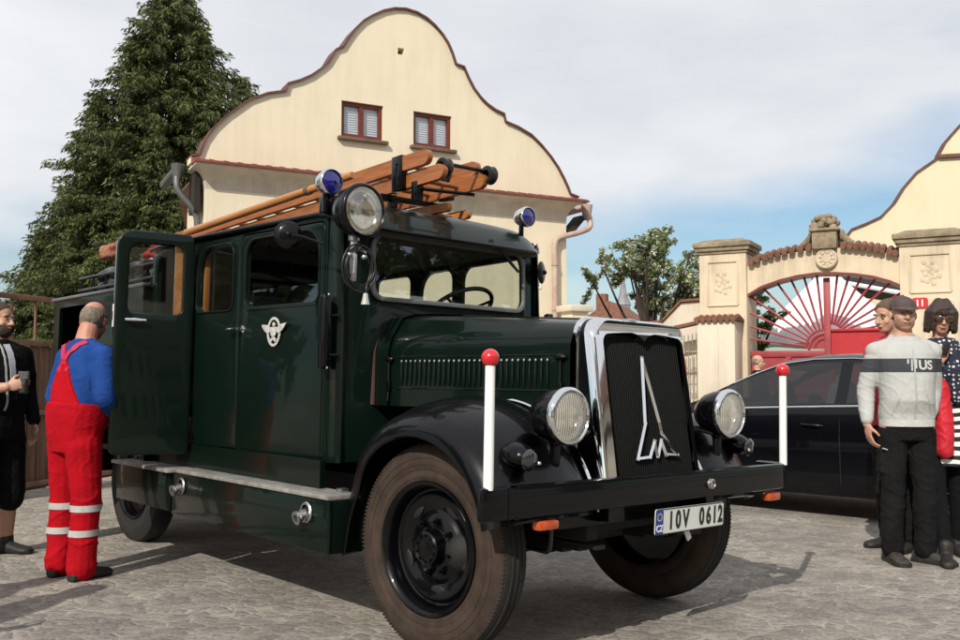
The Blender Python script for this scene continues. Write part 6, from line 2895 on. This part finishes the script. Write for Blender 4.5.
yoke(b, RS, LS, .056)
b.chain([(RS, .056), (RE, .050), (RE.lerp(RWR, .75), .040)])
b.chain([(LS, .060), (LE, .050), (LE.lerp(LW, .8), .040)])
b.finish('striped_dress', M['stripe'], p, .008, 4, .005, 7., seed=6.)
b = Blob()
b.ell((0, .01, 1.45), (.125, .105, .055))
b.ell((0, -.06, 1.40), (.13, .075, .07))
for x0, x1, z0 in ((-.07, -.10, 1.13), (.06, .06, 1.08), (-.01, -.03, 1.17)):
    b.chain([(V((x0, -.095, 1.40)), .050), (V(((x0 + x1) / 2, -.135, 1.28)), .055), (V((x1, -.135, z0)), .042)])
b.finish('scarf', M['dots'], p, .007, 3, .008, 12., seed=7.)
b = Blob()
b.ell((0, 0, .86), (.16, .12, .12))
for s in (-1, 1):
    ft = -.34 if s < 0 else .05
    b.chain([(V((s * .085, 0, .84)), .088), (V((s * .085, ft * .4 - .01, .50)), .060), (V((s * .08, ft + .02, .09)), .043)])
b.finish('leggings', M['blackcloth'], p, .008, 3, .003, 9., seed=8.)
for s in (-1, 1):
    ft = -.34 if s < 0 else .05
    b = Blob()
    shoe_elems(b, (s * .08, ft + .02, 0), (s * .12, -1, 0), .255, .043, .085)
    b.cap((s * .08, ft + .02, .05), (s * .08, ft + .02, .12), .044, .046)
    b.finish('shoe', M['shoe'], p, .006, 3)
b = MB()
b.box((-.03, -.255, 1.415), (.05, .012, .09), .005, rot=(.1, .3, .3))
ph = b.build('mobile_phone', M['blackmatte'], None)
ph.matrix_world = Matrix.Translation(p.location) @ Euler((0, 0, R(-14))).to_matrix().to_4x4()
tag(ph, 'small dark phone held by the woman in sunglasses', 'phone')

# ---- man in red dungarees ----------------------------------------------------------
p = person((-2.50, 5.76, 0), R(146), .985, 'balding man in red dungarees and blue jersey bending to the open cab door')
LEAN = Matrix.Translation((0, 0, .95)) @ Euler((R(7), 0, 0)).to_matrix().to_4x4() @ Matrix.Translation((0, 0, -.95))
LEANI = LEAN
HM = LEAN @ rot_head(yaw=-34, pitch=14, shift=(0, -.03, -.005))


def LN(v):
    return LEAN @ V(v)


b = Blob()
head_elems(b, HM, 1.08)
b.cap(LN((0, .005, 1.555)), LN((0, .02, 1.42)), .062, .07)
st = len(b.bm.verts)
torso(b, 1.05)
b.tf(st, LEAN)
RS, RE, RWR = LN((-.195, .0, 1.375)), LN((-.255, .0, 1.12)), LN((-.20, -.17, 1.0))
LS, LE, LW = LN((.195, .0, 1.375)), LN((.26, .01, 1.11)), LN((.215, -.17, .98))
b.chain([(RS, .052), (RE, .043), (RWR, .029)])
b.chain([(LS, .052), (LE, .043), (LW, .029)])
hand(b, RWR, (.3, -.9, -.3), (.9, .2, 0), (0, 0, 1), .6)
hand(b, LW, (-.3, -.9, -.3), (-.9, .2, 0), (0, 0, 1), .6)
for s in (-1, 1):
    b.chain([(V((s * .09, 0, .90)), .085), (V((s * .10, -.01, .50)), .055), (V((s * .11, .02, .09)), .038)])
b.finish('body', M['skinred'], p, .0055, 3)
face_parts(p, HM, M['greyhair'])
hair_shell(p, HM, 'hair', M['greyhair'], (0, .020, .012), (.079, .0985, .088), lambda c: c.z > -.062 and c.z < .050 + .55 * (c.y + .01) and c.y > -.012 and not (abs(c.x) > .07 and c.z < .02 and c.y < .035), .003, 60.)
b = Blob()
st = len(b.bm.verts)
torso(b, 1.10, .975, 1.455, off=.026, belly=.02)
b.tf(st, LEAN)
b.ell(LN((0, .02, 1.47)), (.082, .078, .03))
yoke(b, RS, LS, .074, LEAN)
b.chain([(RS, .074), (RS.lerp(RE, .5), .068), (RE, .062), (RE.lerp(RWR, .55), .055), (RWR, .042)])
b.chain([(LS, .074), (LS.lerp(LE, .5), .068), (LE, .062), (LE.lerp(LW, .55), .055), (LW, .042)])
jr = b.finish('jersey', M['blueshirt'], p, .008, 6, .007, 5.5, seed=9.)
b = Blob()
b.loft([((0, .0, .78), .175, .128), ((0, .005, .88), .190, .142), ((0, .002, .98), .196, .160)])
st = len(b.bm.verts)
b.loft([((0, .002, .94), .196, .158), ((0, -.006, 1.0), .205, .178), ((0, -.012, 1.06), .209, .183), ((0, -.012, 1.075), .206, .180)])
b.tf(st, LEAN)
for s in (-1, 1):
    hp, kn, an = V((s * .095, .01, .83)), V((s * .110, -.008, .49)), V((s * .118, .02, .075))
    b.chain([(hp, .112), (hp.lerp(kn, .5), .102), (kn, .092), (kn.lerp(an, .5), .090), (an, .088)])
tr = b.finish('dungarees', M['redtrous'], p, .008, 6, .008, 5.5, lambda c: 1.2 if c.z < .55 else .7, seed=10.)
bv = bvh_of(tr)
bj = bvh_of(jr)
for s in (-1, 1):
    kn, an = V((s * .110, -.008, .49)), V((s * .118, .02, .075))
    for z in (.44, .29):
        c = kn.lerp(an, (.49 - z) / .415)
        ring_band(p, 'reflective_band', bv, c, z - .020, z + .020, M['reflect'], .006, .15)
    pts = []
    for k in range(12):
        t = k / 11
        pts.append(LN((s * (.115 - .165 * t), .3, 1.47 - .22 * t)))
    ribbon(p, 'strap', bj, [V((q.x, .0, q.z)) for q in pts], [(0, -1, 0)] * 12, .036, M['strap'], .010)
rows = []
for k in range(15):                                                  # back panel narrowing to where the straps cross
    t = k / 14
    z = 1.03 + .33 * t
    hw_ = .172 * (1 - t) ** .85 + .022 * t
    row = []
    for j in range(13):
        x = hw_ * (-1 + 2 * j / 12)
        q = LN((x, 0, z))
        h = bj.ray_cast(V((q.x, .7, q.z)), V((0, -1, 0)))
        row.append((h[0] + V((0, .010, 0))) if h[0] is not None else V((q.x, .12, q.z)))
    rows.append(row)
b = MB()
b.grid(rows)
bb_ = [[v + V((0, -.02, 0)) for v in r] for r in rows]
b.grid(bb_)
for r0_, r1_ in zip(rows, bb_):
    pass
b.grid([[r[0] for r in rows], [r[0] for r in bb_]])
b.grid([[r[-1] for r in rows], [r[-1] for r in bb_]])
b.build('back_panel', M['redtrous'], tr, 60)
for s, dr in ((-1, (.05, -1, 0)), (1, (.3, -1, 0))):
    b = Blob()
    shoe_elems(b, (s * .118, .01, 0), dr, .29, .052, .085)
    b.cap((s * .118, .01, .06), (s * .118, .01, .1), .046, .046)
    b.finish('shoe', M['shoe'], p, .006, 3)

# ---- bearded man with a glass ------------------------------------------------------
p = person((-3.34, 6.42, 0), R(64), 1.0, 'bearded man in a black jacket and shorts holding a dark glass at the left edge')
HM = rot_head(yaw=-10, pitch=3)
b = Blob()
head_elems(b, HM, 1.1)
b.cap((0, .025, 1.56), (0, .02, 1.43), .060, .068)
torso(b, 1.0)
RS, RE, RWR = V((-.19, .0, 1.38)), V((-.24, -.03, 1.13)), V((-.13, -.27, 1.16))
LS, LE, LW = V((.19, .0, 1.38)), V((.255, .03, 1.13)), V((.25, -.06, .90))
b.chain([(RS, .055), (RE, .048), (RWR, .031)])
b.chain([(LS, .055), (LE, .048), (LW, .031)])
hand(b, RWR, (.55, -.80, .25), (.55, .25, 0), (0, -.1, 1), 1.0)
hand(b, LW, (0, -.1, -1), (-1, 0, 0), (0, -1, 0), .5)
for s in (-1, 1):
    b.chain([(V((s * .09, 0, .90)), .09), (V((s * .115, -.01, .50)), .062), (V((s * .118, .02, .30)), .060), (V((s * .12, .025, .09)), .042)])
b.finish('body', M['skin'], p, .0055, 3)
face_parts(p, HM, M['beard'])
hair_shell(p, HM, 'hair', M['beard'], (0, .018, .034), (.0795, .100, .088), lambda c: c.z > .058 - (c.y + .055) * 1.15 and c.z > -.06, .002, 60.)
hair_shell(p, HM, 'beard', M['beard'], (0, -.030, -.062), (.0715, .078, .074), lambda c: c.z < -.030 - (.012 if c.y < -.06 else -.02) and c.y < .02 and not (abs(c.x) < .023 and -.076 < c.z < -.055), .004, 50.)
b = Blob()
torso(b, 1.02, .90, 1.455, off=.026, belly=.02)
yoke(b, RS, LS, .070)
b.chain([(RS, .070), (RS.lerp(RE, .5), .068), (RE, .060), (RE.lerp(RWR, .25), .056)])
b.chain([(LS, .070), (LS.lerp(LE, .5), .072), (LE, .064), (LW + V((0, 0, .02)), .046)])
b.ell((0, .07, 1.46), (.11, .07, .05))
jk = b.finish('jacket', M['blackcloth'], p, .008, 4, .006, 7., seed=11.)
bv = bvh_of(jk)
ribbon(p, 'shirt_front', bv, [(.0, 0, z / 100) for z in range(118, 146, 3)], [(0, 1, 0)] * 10, .045, M['whiteshirt'], .005)
ribbon(p, 'zip', bv, [(-.05 + .0 * z, 0, z / 100) for z in range(100, 146, 3)], [(0, 1, 0)] * 16, .012, M['reflect'], .007)
b = Blob()
b.loft([((0, .0, .96), .180, .140), ((0, .005, .88), .192, .146), ((0, .01, .80), .195, .140)])
for s in (-1, 1):
    hp, kn = V((s * .10, .01, .83)), V((s * .118, -.005, .44))
    b.chain([(hp, .112), (hp.lerp(kn, .5), .106), (kn, .100), (kn + V((0, 0, -.05)), .098)])
b.finish('shorts', M['blackcloth'], p, .008, 4, .007, 7., seed=12.)
for s, dr in ((-1, (-.1, -1, 0)), (1, (.25, -1, 0))):
    b = Blob()
    shoe_elems(b, (s * .12, .02, 0), dr, .29, .052, .082)
    b.cap((s * .12, .02, .05), (s * .12, .02, .10), .046, .048)
    b.finish('shoe', M['shoe'], p, .006, 3)
PM = Matrix.Translation(p.location) @ Euler((0, 0, R(64))).to_matrix().to_4x4()
gl = empty('beer_glass', (0, 0, 0), 0, 'glass of dark drink in the hand of the bearded man', 'glass')
gl.matrix_world = PM @ Matrix.Translation((-.055, -.335, 1.115))
b = MB()
b.lathe([(.001, .002), (.028, .002), (.031, .01), (.036, .15), (.0345, .15), (.029, .012), (.001, .012)], seg=28)
b.build('tumbler', glass('tumbler_glass', (.9, .92, .9)), gl, None)
b = MB()
b.lathe([(.001, .014), (.0285, .014), (.0325, .105), (.001, .105)], seg=28)
b.build('drink', M['beer'], gl, 40)

# ---- man behind the car -----------------------------------------------------------
p = person((4.33, 14.4, 0), R(70), .885, 'short haired man in a dark jacket standing behind the black car')
HM = rot_head(yaw=0, pitch=4)
b = Blob()
head_elems(b, HM)
b.cap((0, .02, 1.56), (0, .02, 1.43), .056, .064)
torso(b, .95)
for s in (-1, 1):
    sh_, el, wr = V((s * .19, .0, 1.41)), V((s * .25, .0, 1.14)), V((s * .18, -.20, 1.05))
    b.chain([(sh_, .05), (el, .04), (wr, .028)])
    hand(b, wr, (-s * .4, -.9, .1), (-s, .2, 0), (0, 0, 1), .6)
    b.chain([(V((s * .09, 0, .90)), .085), (V((s * .10, -.01, .50)), .055), (V((s * .11, .02, .09)), .038)])
b.finish('body', M['skin'], p, .007, 3)
face_parts(p, HM, M['greyhair'])
hair_shell(p, HM, 'hair', M['greyhair'], (0, .020, .014), (.079, .0985, .086), lambda c: c.z > -.055 and c.z < .06 and c.y > .0, .002, 60.)
b = Blob()
torso(b, 1.0, .90, 1.46, off=.028)
for s in (-1, 1):
    sh_, el, wr = V((s * .18, .0, 1.38)), V((s * .25, .0, 1.14)), V((s * .18, -.20, 1.05))
    b.cap((s * .05, .014, 1.45), sh_, .042, .068)
    b.chain([(sh_, .068), (el, .060), (el.lerp(wr, .85), .046)])
b.finish('jacket', M['blackcloth'], p, .01, 3, .006, 7., seed=13.)
b = Blob()
b.loft([((0, .005, .985), .155, .112), ((0, .01, .80), .17, .118)])
for s in (-1, 1):
    b.chain([(V((s * .088, .005, .84)), .096), (V((s * .1, -.01, .49)), .072), (V((s * .105, .02, .09)), .064)])
b.finish('trousers', M['charcoal'], p, .012, 3, .005, 7.)
for s in (-1, 1):
    b = Blob()
    shoe_elems(b, (s * .105, .02, 0), (s * .1, -1, 0))
    b.finish('shoe', M['shoe'], p, .009, 2)


# ---- two more onlookers, just outside the frame on the left: their shadows fall into it
def copy_tree(o, parent=None):
    c = o.copy()
    COL.objects.link(c)
    c.parent = parent
    for ch in list(o.children):
        copy_tree(ch, c)
    return c


src = [o for o in bpy.data.objects if o.name.startswith('person') and o.parent is None and 'bearded' in o.get('label', '')][0]
for loc, rz, lb in (((-3.15, 3.4, 0), 70, 'onlooker in black beyond the left frame edge, only the long shadow showing'), ((-3.5, 3.65, 0), 95, 'second onlooker in black beyond the left frame edge, casting the nearer shadow')):
    c = copy_tree(src)
    c.location = loc
    c.rotation_euler = (0, 0, R(rz))
    c['label'] = lb
